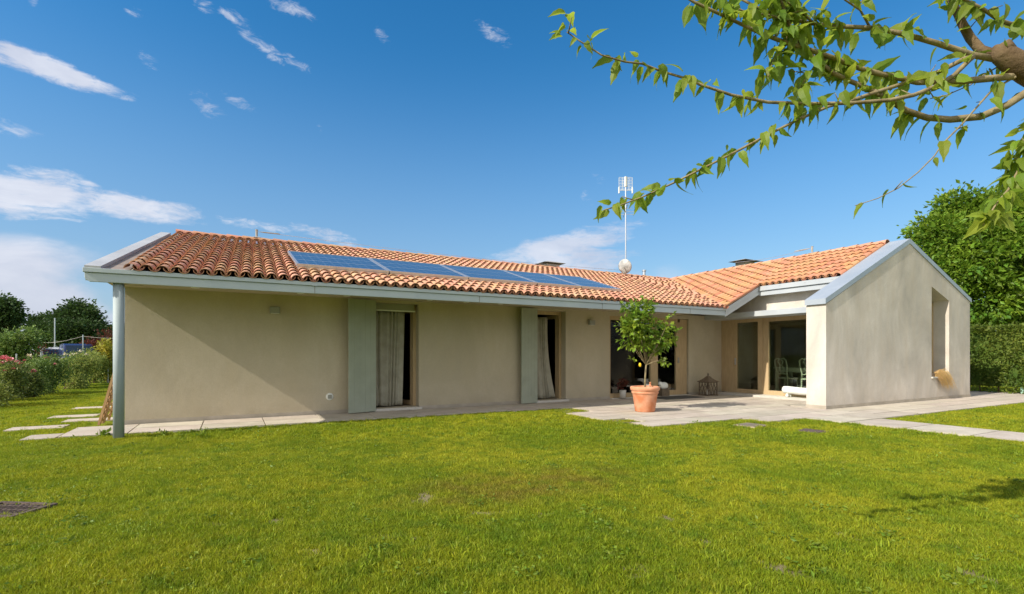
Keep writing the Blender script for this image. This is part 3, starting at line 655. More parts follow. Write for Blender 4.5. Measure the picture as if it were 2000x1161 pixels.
# chimneys (stone slab caps just over the ridges), small flue
def chimney(x, y, zb, w_, cap, h):
    c_ = obj('chimney', MB().box(x-w_/2,y-w_/2*.8,zb,x+w_/2,y+w_/2*.8,zb+h), M['stucco'], roof)
    obj('chimney_cap', MB().prism([(x-cap,y-cap*.8,zb+h+.02),(x+cap,y-cap*.8,zb+h+.02),(x+cap,y+cap*.8,zb+h+.02),(x-cap,y+cap*.8,zb+h+.02)],
        [(x-cap*.45,y-cap*.35,zb+h+.10),(x+cap*.45,y-cap*.35,zb+h+.10),(x+cap*.45,y+cap*.35,zb+h+.10),(x-cap*.45,y+cap*.35,zb+h+.10)]), M['concrete'], c_)
a = at(1074,519,21.0); chimney(a.x, a.y, 4.0, .62, .52, a.z-3.96)
a = at(1455,515,22.6); chimney(a.x, a.y, 4.0, .62, .56, a.z-3.94)
a = at(1258,530,23.2); obj('flue_pipe', MB().tube([(a.x,a.y,4.2),(a.x,a.y,a.z)], .07, 12).tube([(a.x,a.y,a.z),(a.x,a.y,a.z+.05)], .10, 12), M['galv'], roof)
# downlights in the soffit, round vent
for i, x in enumerate((-.64,1.30,2.27,4.22,5.19,6.16,9.1,10.4)):
    obj('downlight', MB().lathe([(.001,-.012),(.06,-.012),(.075,-.006),(.078,0)], (x,11.9,2.725), 20), M['white'], house)
vt = obj('air_vent', MB().lathe([(.001,.03),(.05,.03),(.075,.02),(.085,0)], (0,0,0), 24), M['white'], house)
va = at(646,776,11.7); vt.data.transform(Matrix.Translation(Vector((va.x, YW-.0, va.z))-ORG[house.name]) @ Matrix.Rotation(R(90),4,'X') @ Matrix.Translation(Vector((ORG[house.name]))))
obj('vent_grille', MB().box(va.x-.045,YW-.036,va.z-.045,va.x+.045,YW-.031,va.z+.045), M['lampgrey'], vt)

# doors of the long front
def french_door(D, leaf_split=None, hinge=None):
    x0,x1,z0,z1 = D; y = YW+.24; fw = .075
    fr = MB().box(x0,y,z0,x0+fw,y+.09,z1-.0).box(x1-fw,y,z0,x1,y+.09,z1).box(x0+fw,y,z1-fw-.02,x1-fw,y+.09,z1)
    dr = obj('door', fr, M['wood'], house)
    wl = x1-x0-2*fw; hx_ = x1-fw-.01; hy_ = y+.10; rm = Matrix.Rotation(R(-82), 3, 'Z'); zt_ = z1-fw-.025
    def rb(m_, a0, a1, c0, c1): return m_.box(hx_-a1, hy_, c0, hx_-a0, hy_+.05, c1, rm, (hx_, hy_, 0))
    lf = MB()
    for q4 in ((0,.08,z0+.01,zt_),(wl-.08,wl,z0+.01,zt_),(.08,wl-.08,z0+.01,z0+.12),(.08,wl-.08,zt_-.09,zt_)): rb(lf, *q4)
    lo = obj('door_leaf', lf, M['wood'], dr)
    gm = MB().box(hx_-wl+.075, hy_+.02, z0+.11, hx_-.075, hy_+.028, zt_-.085, rm, (hx_, hy_, 0)); obj('pane', gm, M['glass'], dr)
    obj('sill', MB().box(x0-.06,YW-.10,.035,x1+.06,YW+.30,.098), M['sill'], dr, bevel=.006)
    hd = MB().box(hx_-wl+.02, hy_-.04, 1.10, hx_-wl+.045, hy_-.0, 1.13, rm, (hx_, hy_, 0)); hd.box(hx_-wl+.02, hy_-.055, 1.10, hx_-wl+.14, hy_-.04, 1.13, rm, (hx_, hy_, 0)); obj('door_handle', hd, M['galv'], dr)
    return dr
d1 = french_door(D1); d2 = french_door(D2)
x0,x1,z0,z1 = D1
obj('blind_box', MB().box(x0+.03,YW+.12,2.50,x1-.08,YW+.235,2.655), M['lampgrey'], d1); obj('blind_rail', MB().box(x0+.03,YW+.10,2.47,x1-.06,YW+.16,2.50), M['white'], d1)
# shutters: hinged at the left jamb, folded back towards the wall
def shutter(hx, hy, ang, w_, z0, z1, label):
    c_, s_ = math.cos(ang), math.sin(ang); n = 5; mb = MB(); rail = MB()
    def pt(u, v): return (hx-u*c_+v*s_, hy-u*s_-v*c_)
    def board(m_, u0, u1, v0, v1, za, zb):
        l = [pt(u0,v0), pt(u1,v0), pt(u1,v1), pt(u0,v1)]; m_.prism([(a_,b_,za) for a_,b_ in l], [(a_,b_,zb) for a_,b_ in l])
    for i in range(n): board(mb, w_*i/n+.0008, w_*(i+1)/n-.0008, 0, .038, z0, z1)
    rails = []
    for za in (z0+.3, (z0+z1)/2, z1-.3):
        rail = MB(); board(rail, .02, w_-.02, -.022, -.002, za-.05, za+.05); rails.append(rail)
    sh = obj('shutter', mb, M['shutter'], house, label=label, bevel=.0015)
    for r_ in rails: obj('rail', r_, M['shutter'], sh)
    for za in (z0+.3, z1-.3): obj('hinge', MB().tube([(hx,hy,za-.06),(hx,hy,za+.06)], .014, 8), M['galv'], sh)
shutter(3.00, 12.30, R(17), .70, .055, 2.69, 'tall sage green board shutter left of the curtained door')
shutter(7.53, 12.33, R(13), .60, .055, 2.69, 'narrow sage green board shutter left of the door with a swept curtain')
# big window
x0,x1,z0,z1 = D3; y = YW+.05
ycut = YW+.04
bw = obj('window', MB().box(x0,ycut,z0,x0+.06,ycut+.09,z1).box(x0+.06,ycut,z1-.12,13.15,ycut+.09,z1).box(x0+.06,ycut,z0,11.93,ycut+.09,z0+.13).box(11.93,ycut-.01,z0,12.24,ycut+.10,z1-.12).box(13.08,ycut,z0,13.28,ycut+.09,z1-.12).box(12.24,ycut,z0,13.08,ycut+.09,z0+.16)
    .box(13.28,ycut+.02,z0,13.60,ycut+.12,z1-.01).box(12.24,ycut,z1-.24,13.08,ycut+.09,z1-.12), M['wood'], house)
obj('pane', MB().box(x0+.05,ycut+.04,z0+.1,11.95,ycut+.048,z1-.1), M['glass'], bw); obj('pane', MB().box(12.22,ycut+.04,z0+.1,13.1,ycut+.048,z1-.2), M['glass'], bw)
obj('sill', MB().box(x0-.0,YW-.12,.036,x1,YW+.32,.058+.0), M['sill'], bw); obj('handle', MB().box(13.15,ycut-.03,1.12,13.19,ycut,1.30), M['galv'], bw)
# wing glazing on the recess side
X0 = 15.26
wd = obj('patio_door', MB().box(X0,11.86,.10,X0+.10,12.398,2.60).box(X0-.01,11.76,.10,X0+.08,11.86,2.60).box(X0,10.96,.10,X0+.08,11.76,.235).box(X0,10.96,2.49,X0+.08,11.76,2.60).box(X0-.01,10.78,.10,X0+.09,10.96,2.60), M['wood'], house)
obj('pane', MB().box(X0+.03,10.94,.22,X0+.038,11.78,2.51), M['glass'], wd); obj('handle', MB().box(X0-.05,11.79,1.05,X0-.01,11.82,1.28), M['galv'], wd)
wf = obj('window', MB().box(X0+.01,10.62,.10,X0+.11,10.775,2.60).box(X0,10.585,.10,X0+.09,10.62,2.60).box(X0+.0,7.96,.10,X0+.09,10.585,.24).box(X0,7.96,2.47,X0+.09,10.585,2.60).box(X0,7.956,.24,X0+.09,8.03,2.47), M['wood'], house)
obj('pane', MB().box(X0+.04,8.0,.22,X0+.048,10.60,2.49), M['glass'], wf)
obj('threshold', MB().box(14.76,7.96,.03,X0+.02,12.2,.098), M['sill'], house, bevel=.006)
# interior rooms
ir = MB()
ir.box(-1.45,16.2,0,15.2,16.4,2.7).box(6.0,12.76,.1,6.12,16.2,2.7).box(9.7,12.76,.1,9.82,16.2,2.7).box(-1.4,12.76,2.70,20.6,20,2.74).box(15.0,16.2,0,20.7,16.4,2.7).box(15.3,7.96,2.72,20.64,12.75,2.76)
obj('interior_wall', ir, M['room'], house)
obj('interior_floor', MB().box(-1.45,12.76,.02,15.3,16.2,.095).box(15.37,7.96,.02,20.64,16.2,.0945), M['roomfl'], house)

# ================================================================== THINGS ON THE HOUSE
def curtain(x0, x1, xb0, xb1, y, z0, z1, label, folds=8, sweep=None):
    n = folds*8; rows = 18; V = []; F = []
    for j in range(rows+1):
        t = j/rows; z = z1+(z0-z1)*t; tt = t**1.6 if sweep is None else t**sweep
        a, b = x0+(xb0-x0)*tt, x1+(xb1-x1)*tt
        for i in range(n+1):
            u = i/n; amp = .035+.02*t
            V.append((a+(b-a)*u, y+amp*(.55+.45*math.sin(11*u+1))*math.sin(2*math.pi*folds*u+1.5*math.sin(9*u+.8*t)+.5*math.sin(4*t))+.03*math.sin(7*u+2.5*t), z+(.012*math.sin(9*u) if j == rows else 0)))
    for j in range(rows):
        for i in range(n): k = j*(n+1)+i; F.append((k, k+1, k+n+2, k+n+1))
    o = obj('curtain', (V, F), M['curtain'], org=((x0+x1)/2, y, z1), smooth=True)
    so = o.modifiers.new('cloth', 'SOLIDIFY'); so.thickness = .004
    return tag(o, label, 'curtain', 'curtains inside the garden doors')
curtain(3.06, 3.83, 3.06, 3.76, YW+.26, .13, 2.48, 'pale linen curtain hanging straight behind the wider shutter\'s door', 7)
curtain(7.60, 8.10, 7.62, 8.36, YW+.24, .13, 2.48, 'pale linen curtain swept sideways at its foot, behind the narrow shutter\'s door', 6, 2.2)
def wall_lamp(px, py, d, label):
    p = at(px, py, d); t = thing('wall_lamp', (p.x, YW, p.z), label, 'wall lamp', 'lamps on the long stucco wall')
    obj('housing', MB().box(-.10,-.13,-.06,.10,-.02,.085), M['lampgrey'], t, local=True, bevel=.012)
    obj('back_plate', MB().box(-.06,-.02,-.05,.06,0,.06), M['galv'], t, local=True)
    obj('lens', MB().box(-.08,-.115,-.066,.08,-.035,-.061), M['white'], t, local=True); return t
wall_lamp(539, 605, 10.95, 'grey box wall lamp high on the wall left of the wide shutter')
wall_lamp(1158, 631, 15.3, 'grey box wall lamp between the swept-curtain door and the potted tree')

def solar(x0, x1, label):
    yb, yt = 11.57, 13.6; k = .15
    n_ = en; P0 = lambda x, y, h: Vector((x, y, zmain(y)))+n_*h
    t = thing('solar_panel', tuple(P0((x0+x1)/2, yb, 0)), label, 'solar panel', 'solar panels on the long roof')
    me_v = [P0(x0+.04,yb+.04,.172), P0(x1-.04,yb+.04,.172), P0(x1-.04,yt-.04,.172), P0(x0+.04,yt-.04,.172)]
    o = obj('cells', (me_v, [(0,1,2,3)]), M['solar'], t); uv = o.data.uv_layers.new(name='UVMap')
    for li, c_ in zip(range(4), ((0,0),(1,0),(1,1),(0,1))): uv.data[li].uv = c_
    f = MB()
    def bar(a0,b0,a1,b1):
        f.prism([P0(a0,b0,.125),P0(a1,b0,.125),P0(a1,b1,.125),P0(a0,b1,.125)], [P0(a0,b0,.178),P0(a1,b0,.178),P0(a1,b1,.178),P0(a0,b1,.178)])
    bar(x0,yb,x1,yb+.04); bar(x0,yt-.04,x1,yt); bar(x0,yb+.04,x0+.045,yt-.04); bar(x1-.045,yb+.04,x1,yt-.04)
    obj('frame', f, M['galv'], t)
    for yy in (yb+.25, yt-.3):
        r_ = MB(); r_.prism([P0(x0,yy,.08),P0(x1,yy,.08),P0(x1,yy+.05,.08),P0(x0,yy+.05,.08)], [P0(x0,yy,.124),P0(x1,yy,.124),P0(x1,yy+.05,.124),P0(x0,yy+.05,.124)]); obj('mounting_rail', r_, M['galv'], t)
    r_ = MB(); r_.prism([P0(x0+.01,yb-.01,.06),P0(x1-.01,yb-.01,.06),P0(x1-.01,yb+.01,.06),P0(x0+.01,yb+.01,.06)], [P0(x0+.01,yb-.01,.12),P0(x1-.01,yb-.01,.12),P0(x1-.01,yb+.01,.12),P0(x0+.01,yb+.01,.12)])
    obj('mounting_rail', r_, M['galv'], t)
xs = [1.17,3.13,5.09,7.06,8.50,9.93]
labs = ['leftmost blue solar panel on the long roof', 'second solar panel from the verge end of the roof', 'middle solar panel of the row of five',
        'solar panel second from the potted tree\'s side of the row', 'solar panel at the end of the row nearest the satellite dish']
for i in range(5): solar(xs[i]+.012, xs[i+1]-.012, labs[i])

# ridge posts with safety line
def post_line(p, q_, label, fade):
    t = thing('ridge_post', tuple(p), label, 'roof post', 'safety line posts on the ridges')
    obj('post', MB().tube([(0,0,-.02),(0,0,.20)], .032, 12).tube([(0,0,.20),(0,0,.215)], .042, 12), M['concrete'], t, local=True)
    obj('base_plate', MB().box(-.09,-.09,-.02,.09,.09,0), M['galv'], t, local=True)
    a = Vector((0,0,.16)); b = Vector(q_)-Vector(p); n = 14; pts = [a.lerp(b, i/n)+Vector((0,0,-.18*math.sin(math.pi*i/n)*fade)) for i in range(n+1)]
    obj('safety_cable', MB().tube(pts, .006, 5), M['galv'], t, local=True)
    u = (b-a).normalized(); obj('turnbuckle', MB().tube([a+u*.08, a+u*.2, a+u*.55, a+u*.62], [.008,.018,.018,.008], 8), M['concrete'], t, local=True)
zt = ZR+.13
post_line((.62,YR,zt), (14.3,YR,zt+.12), 'short grey post with a thin cable on the long roof\'s ridge', .6)
post_line((XR,10.2,zt+.01), (XR,13.2,zt+.16), 'short grey post with a thin cable on the wing\'s ridge', .4)

# antenna and dish
b = at(1222,545,21.5)
t = thing('tv_antenna', (b.x, b.y, 4.5), 'tall silver television mast with grid aerials behind the ridge', 'antenna')
zt_ = at(1222,345,21.5).z-4.5
obj('mast', MB().tube([(0,0,-.2),(0,0,zt_)], .028, 8), M['galv'], t, local=True)
rx = Vector((CT,-ST,0)); fx = Vector((ST,CT,0))
gp = MB(); 
def zpx(py): return at(1222, py, 21.5).z-4.5
for k in range(9): z_ = zpx(347+k*3.0); gp.tube([rx*-.28+Vector((0,0,z_)), rx*.28+Vector((0,0,z_))], .007, 4)
for s_ in (-.28, -.14, .14, .28): gp.tube([rx*s_+Vector((0,0,zpx(347))), rx*s_+Vector((0,0,zpx(372)))], .008, 4)
gp.box(-.05,-.05,zpx(365),.05,.05,zpx(346))
obj('grid_aerial', gp, M['white'], t, local=True)
gp = MB()
for s_ in (-.28,.28): gp.tube([rx*s_+Vector((0,0,zpx(378))), rx*s_+Vector((0,0,zpx(366)))], .03, 6)
gp.tube([rx*-.3+Vector((0,0,zpx(372))), rx*.3+Vector((0,0,zpx(372)))], .012, 5)
obj('side_dipole', gp, M['white'], t, local=True)
gp = MB()
for k, (z_, w_) in enumerate(((403,.22),(409,.26),(414,.34),(418,.36))):
    gp.tube([rx*-w_+Vector((0,0,zpx(z_)))+fx*(.1*k-.2), rx*w_+Vector((0,0,zpx(z_)))+fx*(.1*k-.2)], .009, 4)
gp.tube([fx*-.45+Vector((0,0,zpx(404))), fx*.45+Vector((0,0,zpx(419)))], .014, 5)
obj('yagi_aerial', gp, M['galv'], t, local=True)
b = at(1219,521,20.8)
t = thing('satellite_dish', (b.x, b.y, 4.7), 'round off-white satellite dish on the ridge in front of the mast', 'satellite dish')
dr_ = MB().lathe([(.001,.0),(.12,.008),(.22,.03),(.30,.06),(.335,.085),(.33,.09),(.29,.07),(.2,.04),(.1,.018),(.001,.012)], (0,0,0), 28)
o = obj('reflector', dr_, M['dish'], t, local=True, smooth=True)
q = Vector((rx*.62+fx*.75+Vector((0,0,.28)))).to_track_quat('Z','Y').to_matrix().to_4x4()
o.data.transform(Matrix.Translation((0,0,b.z-4.7)) @ q @ Matrix.Scale(.88,4))
nrm = q.to_3x3() @ Vector((0,0,1)); up_ = Vector((0,0,b.z-4.7))
fp = up_+nrm*.38+Vector((0,0,-.16))
obj('arm', MB().tube([up_+Vector((0,0,-.3)), fp], .012, 6), M['lampgrey'], t, local=True)
obj('receiver', MB().tube([fp+Vector((0,0,-.03)), fp+Vector((0,0,.05))], .035, 8), M['lampgrey'], t, local=True)
obj('bracket', MB().tube([Vector((0,0,0))-nrm*.05, up_-nrm*.05], .022, 6), M['lampgrey'], t, local=True)

# ================================================================== PATIO THINGS
pc = Vector((8.72, 9.28, .035))
t = thing('potted_lemon_tree', tuple(pc), 'bushy young lemon tree growing in a big terracotta pot on the patio', 'potted tree')
prof = [(.001,0),(.225,0),(.235,.02),(.29,.40),(.300,.43),(.315,.44),(.320,.47),(.305,.485),(.325,.50),(.345,.53),(.350,.57),(.335,.60),(.305,.605),(.290,.585),(.285,.54),(.001,.53)]
obj('pot', MB().lathe(prof, (0,0,0), 48), M['terra'], t, local=True, smooth=True)
obj('soil', MB().lathe([(.001,.565),(.15,.56),(.286,.55)], (0,0,0), 24), M['soil'], t, local=True)
def PL(px, py, dd=0): v = at(px, py, 12.35+dd); return v-pc
tr = MB(); fork = PL(1262,713)
tr.tube([(0,0,.53), PL(1260,740), fork], [.026,.021,.019], 9)
ends = [(1238,680,.2),(1228,655,.0),(1250,650,-.25),(1262,640,.25),(1290,680,-.1),(1308,655,.05),(1275,660,.3),(1255,615,0),(1240,620,.2),(1300,640,-.2),(1310,630,.1),(1218,640,-.1),(1300,706,0)]
for (x_, y_, dd) in ends:
    e = PL(x_, y_, dd); m_ = fork.lerp(e, .5)+Vector((random.uniform(-.04,.04), random.uniform(-.04,.04), .05)); tr.tube([fork, m_, e], [.014,.009,.004], 6)
obj('trunk', tr, M['bark_y'], t, local=True, smooth=True)
lobes = []
for (x_, y_, dd, rp) in ((1235,612,0,22),(1258,605,.1,20),(1240,640,-.1,30),(1262,640,.15,28),(1228,665,.1,18),(1250,672,0,20),(1292,662,0,22),(1310,652,.1,14),(1280,680,.1,14),(1222,640,0,15),(1268,690,.1,10),(1303,635,0,8)):
    r_ = rp/1000*12.35; lobes.append((tuple(PL(x_, y_, dd)), (r_, r_, r_*.95)))
lv = merge([crown_leaves(lobes, 2150, .112, .085, 7, .25, .35, 11), crown_leaves([(tuple(PL(1298,707)), (.09,.09,.06)), (tuple(PL(1236,701)), (.08,.08,.06)), (tuple(PL(1308,622)), (.05,.05,.14))], 70, .09, .05, 5, .2, .2, 12)])
obj('foliage', lv, M['lemonleaf'], t, local=True)
obj('lemon', MB().ball(tuple(PL(1250,713,-.15)), .040, 14, (.8,.8,1.25)), M['lemon'], t, local=True, smooth=True)
obj('pot_ornament', MB().lathe([(.001,0),(.03,0),(.03,.06),(.02,.10),(.028,.13),(.001,.15)], (.12,-.05,.56), 12), M['terra'], t, local=True)

# pagoda lantern
lc = at(1383, 774, 17.1); lc.z = .037
t = thing('garden_lantern', tuple(lc), 'rusty wire lantern with a curved pagoda roof, standing by the wall', 'lantern')
f = MB(); hw, hh = .195, .46
for sx in (-1,1):
    for sy in (-1,1): f.box(sx*hw-.014, sy*hw-.014, 0, sx*hw+.014, sy*hw+.014, hh)
for z_ in (.0, .43): 
    for s_ in (-1,1): f.box(-hw, s_*hw-.012, z_, hw, s_*hw+.012, z_+.035); f.box(s_*hw-.012, -hw, z_, s_*hw+.012, hw, z_+.035)
obj('frame', f, M['rust'], t, local=True)
f = MB()
for s_ in (-1,1):
    for k in range(3):
        u0 = -hw+hw*2*k/3; u1 = u0+hw*2/3
        for aa, bb in ((u0,u1),(u1,u0)):
            pts = [(aa+(bb-aa)*(.5-.5*math.cos(math.pi*j/8)), .035+.4*j/8) for j in range(9)]
            f.tube([(u, s_*hw, z_) for u, z_ in pts], .007, 5); f.tube([(s_*hw, u, z_) for u, z_ in pts], .007, 5)
obj('wire_sides', f, M['rust'], t, local=True)
V = []; prof = [(.26,.455),(.215,.485),(.155,.525),(.095,.58),(.05,.635),(.03,.655)]
for r_, z_ in prof: V += [(-r_,-r_,z_),(r_,-r_,z_),(r_,r_,z_),(-r_,r_,z_)]
F = [(4*i+j,4*i+(j+1)%4,4*i+4+(j+1)%4,4*i+4+j) for i in range(5) for j in range(4)]+[(3,2,1,0),(20,21,22,23)]
obj('roof', (V, F), M['rust'], t, local=True)
obj('finial', MB().lathe([(.001,.65),(.03,.66),(.015,.69),(.03,.715),(.001,.75)], (0,0,0), 10), M['rust'], t, local=True)
obj('candle', MB().tube([(0,0,.03),(0,0,.2)], .05, 12), M['sill'], t, local=True)
obj('base', MB().box(-.22,-.22,-.002,.22,.22,.028), M['rust'], t, local=True)
a = gnd(1290,780,.035); b = gnd(1378,778,.035)
tag(obj('doormat', MB().box(11.55,11.35,.038,13.2,12.15,.052), M['mat'], org=(12.4,11.75,.037), bevel=.005), 'dark grey doormat lying in front of the big window', 'doormat')

# white wheeled tube
t = thing('white_tube_roller', (14.95, 9.3, .10), 'white rounded tube on small ball feet lying along the door threshold', 'tube roller')
obj('tube', MB().tube([(0,-.62,.205),(0,-.58,.205),(0,0,.20),(0,.44,.22),(0,.54,.22),(0,.57,.22)], [.07,.108,.112,.112,.108,.07], 18), M['white'], t, local=True, smooth=True)
for y_ in (-.45,.40): 
    obj('wheel', MB().ball((-.07,y_,.045), .05, 14, (.75,1,.95)), M['white'], t, local=True, smooth=True); obj('wheel', MB().ball((.07,y_,.045), .05, 14, (.75,1,.95)), M['white'], t, local=True, smooth=True)
    obj('saddle', MB().box(-.08,y_-.03,.07,.08,y_+.03,.11), M['white'], t, local=True, bevel=.01)

# dining set behind the wing glazing
t = thing('dining_table', (17.7, 10.6, .095), 'pale green dining table seen through the wing\'s glass', 'table')
obj('tabletop', MB().box(-.50,-1.15,.80,.50,1.15,.85), M['chair'], t, local=True, bevel=.01); obj('apron', MB().box(-.44,-1.08,.69,.44,1.08,.798), M['chair'], t, local=True)
for sx in (-.41,.41):
    for sy in (-1.05,1.05): obj('leg', MB().box(sx-.045,sy-.045,0,sx+.045,sy+.045,.69), M['chair'], t, local=True)
def chair():
    t = thing('dining_chair', (0,0,0), 'pale green chair', 'chair', 'pale green splat-back chairs round the dining table')
    obj('seat', MB().prism([(-.24,-.22,.46),(.24,-.22,.46),(.27,.24,.46),(-.27,.24,.46)],[(-.24,-.22,.51),(.24,-.22,.51),(.27,.24,.51),(-.27,.24,.51)]), M['chair'], t, local=True, bevel=.008)
    for s_ in (-1,1):
        obj('leg', MB().tube([(s_*.23,.2,.46),(s_*.25,.22,.25),(s_*.24,.21,0)], [.028,.022,.02], 8), M['chair'], t, local=True)
        obj('leg', MB().tube([(s_*.21,-.21,.5),(s_*.21,-.22,.25),(s_*.22,-.28,0)], [.025,.022,.022], 8), M['chair'], t, local=True)
    bk = MB()
    for s_ in (-1,1): bk.tube([(s_*.21,-.21,.5),(s_*.19,-.23,.68),(s_*.235,-.27,.92),(s_*.225,-.31,1.10),(s_*.15,-.325,1.17),(0,-.325,1.155)], .022, 8)
    bk.tube([(-.2,-.225,.62),(0,-.225,.66),(.2,-.225,.62)], .02, 8)
    obj('backrest', bk, M['chair'], t, local=True, smooth=True)
    sp = MB()
    for s_ in (-1,1): sp.tube([(s_*.03,-.325,1.15),(s_*.10,-.31,1.06),(s_*.02,-.28,.93),(s_*.09,-.26,.84),(s_*.02,-.235,.74),(s_*.07,-.225,.65)], .015, 6)
    obj('splat', sp, M['chair'], t, local=True, smooth=True)
    return t
c0 = chair()
spots = [((17.0,11.1,.095), R(-95), 'pale green splat-back chair in front of the table, seen whole through the glass'), ((17.0,10.22,.095), R(-88), 'pale green splat-back chair half hidden by the wing\'s corner'),
         ((18.45,11.15,.095), R(88), 'pale green splat-back chair on the far side of the table'), ((18.45,10.0,.095), R(92), 'pale green chair on the far side of the table, nearest the wing\'s corner')]
for i, (l_, rz, lab) in enumerate(spots):
    if i == 0: c0.location = l_; c0.rotation_euler = (0,0,rz); c0['label'] = lab
    else: copy_thing(c0, l_, rz, lab)
# living room
t = thing('sofa', (11.2,14.6,.095), 'low rust red sofa inside the big window', 'sofa')
obj('seat', MB().box(-.95,-.40,.12,.95,.40,.42), M['redsofa'], t, local=True, bevel=.05); obj('backrest', MB().box(-.95,.40,.12,.95,.60,.85), M['redsofa'], t, local=True, bevel=.05)
for s_ in (-1,1): obj('armrest', MB().box(s_*1.05-.1,-.4,.12,s_*1.05+.1,.6,.6), M['redsofa'], t, local=True, bevel=.04)
obj('base', MB().box(-1.0,-.36,.0,1.0,.55,.12), M['sill'], t, local=True)
for (px, d_, lab, r_) in ((1266,15.9,'small white round ornament behind the pot, inside the window',.085), (1296,16.2,'larger white animal-shaped cushion inside the right window leaf',.13)):
    p = at(px, 747, d_); t = thing('white_ornament', (p.x,p.y,.095), lab, 'ornament')
    obj('body', MB().ball((0,0,.32), r_, 14, (1.3,.9,.9)), M['white'], t, local=True, smooth=True); obj('head', MB().ball((-r_*1.1,0,.32+r_*.5), r_*.55, 12), M['white'], t, local=True, smooth=True)
    obj('stand', MB().box(-.16,-.1,0,.16,.1,.235), M['rust'], t, local=True)
p = at(1232,760,15.4)
t = thing('white_planter', (p.x, 12.16, .06), 'small white planter with a dark plant just left behind the terracotta pot', 'planter')
obj('pot', MB().lathe([(.001,0),(.09,0),(.105,.25),(.095,.25),(.09,.22),(.001,.22)], (0,0,0), 20), M['sill'], t, local=True, smooth=True)
obj('foliage', crown_leaves([((0,0,.42),(.14,.1,.18))], 120, .09, .05, 6, .2, .2, 44), M['bush_r'], t, local=True)

# leaning trellis at the left corner
t = thing('wooden_trellis', (-2.3, 12.75, .0), 'folded orange-brown wooden trellis leaning against the side wall', 'trellis')
def TP(u, h): return Vector((-2.27+.24*h, 12.5+u, h))   # lean towards the wall
def slat(p, q_, w_=.022, th=.012):
    d = (q_-p).normalized(); n_ = Vector((.977,0,-.215)); s_ = d.cross(n_).normalized(); return [p-s_*w_-n_*th, p+s_*w_-n_*th, p+s_*w_+n_*th, p-s_*w_+n_*th], [q_-s_*w_-n_*th, q_+s_*w_-n_*th, q_+s_*w_+n_*th, q_-s_*w_+n_*th]
fr = MB()
for u in (0, .30, .42, .9): fr.prism(*slat(TP(u, .04), TP(u, 1.02), .035, .02))
fr.prism(*slat(TP(-.03,1.04), TP(.93,1.04), .03, .02))
obj('frame', fr, M['trellis'], t)
lt = MB()
for k in range(8):
    z_ = .1+k*.12; lt.prism(*slat(TP(.02,z_), TP(.28,z_+.1), .014, .006)); lt.prism(*slat(TP(.02,z_+.1), TP(.28,z_), .014, .006)); lt.prism(*slat(TP(.45,z_), TP(.88,z_+.1), .014, .006)); lt.prism(*slat(TP(.45,z_+.1), TP(.88,z_), .014, .006))
obj('lattice', lt, M['trellis'], t)

# dry grass bundle on the gable sill
t = thing('dry_grass_bundle', (19.0, 7.42, .74), 'bundle of dry straw grass hanging over the gable window sill', 'dried plant')
n = 420; pos = np.stack([rng.uniform(-.42,.15,n), rng.uniform(-.0,.10,n), rng.uniform(-.02,.12,n)], 1)
V = []; F = []
for i in range(n):
    p = Vector(pos[i]); L_ = random.uniform(.25,.62); dx = random.uniform(.3,1.0); up = random.uniform(-.1,.55)
    pts = [p, p+Vector((dx*.35*L_, -.10*L_, up*.45*L_)), p+Vector((dx*.75*L_, -.22*L_, (up*.35-.25)*L_)), p+Vector((dx*1.0*L_, -.30*L_, (up*.2-.75)*L_))]
    o_ = len(V); w_ = .004
    for k, q_ in enumerate(pts): ww_ = w_*(1-k*.25); V += [q_-Vector((ww_,0,ww_)), q_+Vector((ww_,0,ww_))]
    for k in range(3): F.append((o_+2*k,o_+2*k+1,o_+2*k+3,o_+2*k+2))
obj('stalks', (V, F), M['straw'], t, local=True)
obj('box', MB().box(-.5,.02,-.0,.3,.34,.10), M['rust'], t, local=True)

# storm grate in the lawn, two inspection covers
gc = gnd(14,1006); gc.z = float(gz(np.array(gc.x), np.array(gc.y)))+.022
t = thing('drain_grate', tuple(gc), 'rusty cast iron drain grate sunk in the lawn', 'drain grate', rz=-TH-R(6)); t.scale = (.93, .93, .93)
f = MB().box(-.30,-.21,-.05,.30,-.17,.012).box(-.30,.17,-.05,.30,.21,.012).box(-.30,-.17,-.05,-.26,.17,.012).box(.26,-.17,-.05,.30,.17,.012)
obj('frame', f, M['iron'], t, local=True)
f = MB()
for k in range(9): x_ = -.22+k*.055; f.box(x_-.008,-.165,-.02,x_+.008,.165,.006, Matrix.Rotation(R(-18),3,'Z'))
for k in range(3): f.box(-.26,-.12+k*.11,-.02,.26,-.095+k*.11,.004)
obj('bars', f, M['iron'], t, local=True); obj('pit', MB().box(-.26,-.17,-.06,.26,.17,-.035), M['dark'], t, local=True)
for (px, py, lab) in ((1466,833,'square stone inspection cover in the lawn nearer the pot'), (1585,841,'dark worn inspection cover in the lawn nearer the garden path')):
    p = gnd(px, py); zz = float(gz(np.array(p.x), np.array(p.y)))
    t = thing('inspection_cover', (p.x,p.y,zz+.026), lab, 'manhole cover', 'inspection covers in the lawn', rz=R(8))
    obj('lid', MB().box(-.22,-.18,-.05,.22,.18,.0), M['cover' if px < 1500 else 'iron'], t, local=True, bevel=.006); obj('rim', MB().box(-.26,-.22,-.06,.26,.22,-.008), M['straw_soil' if px < 1500 else 'iron'], t, local=True)

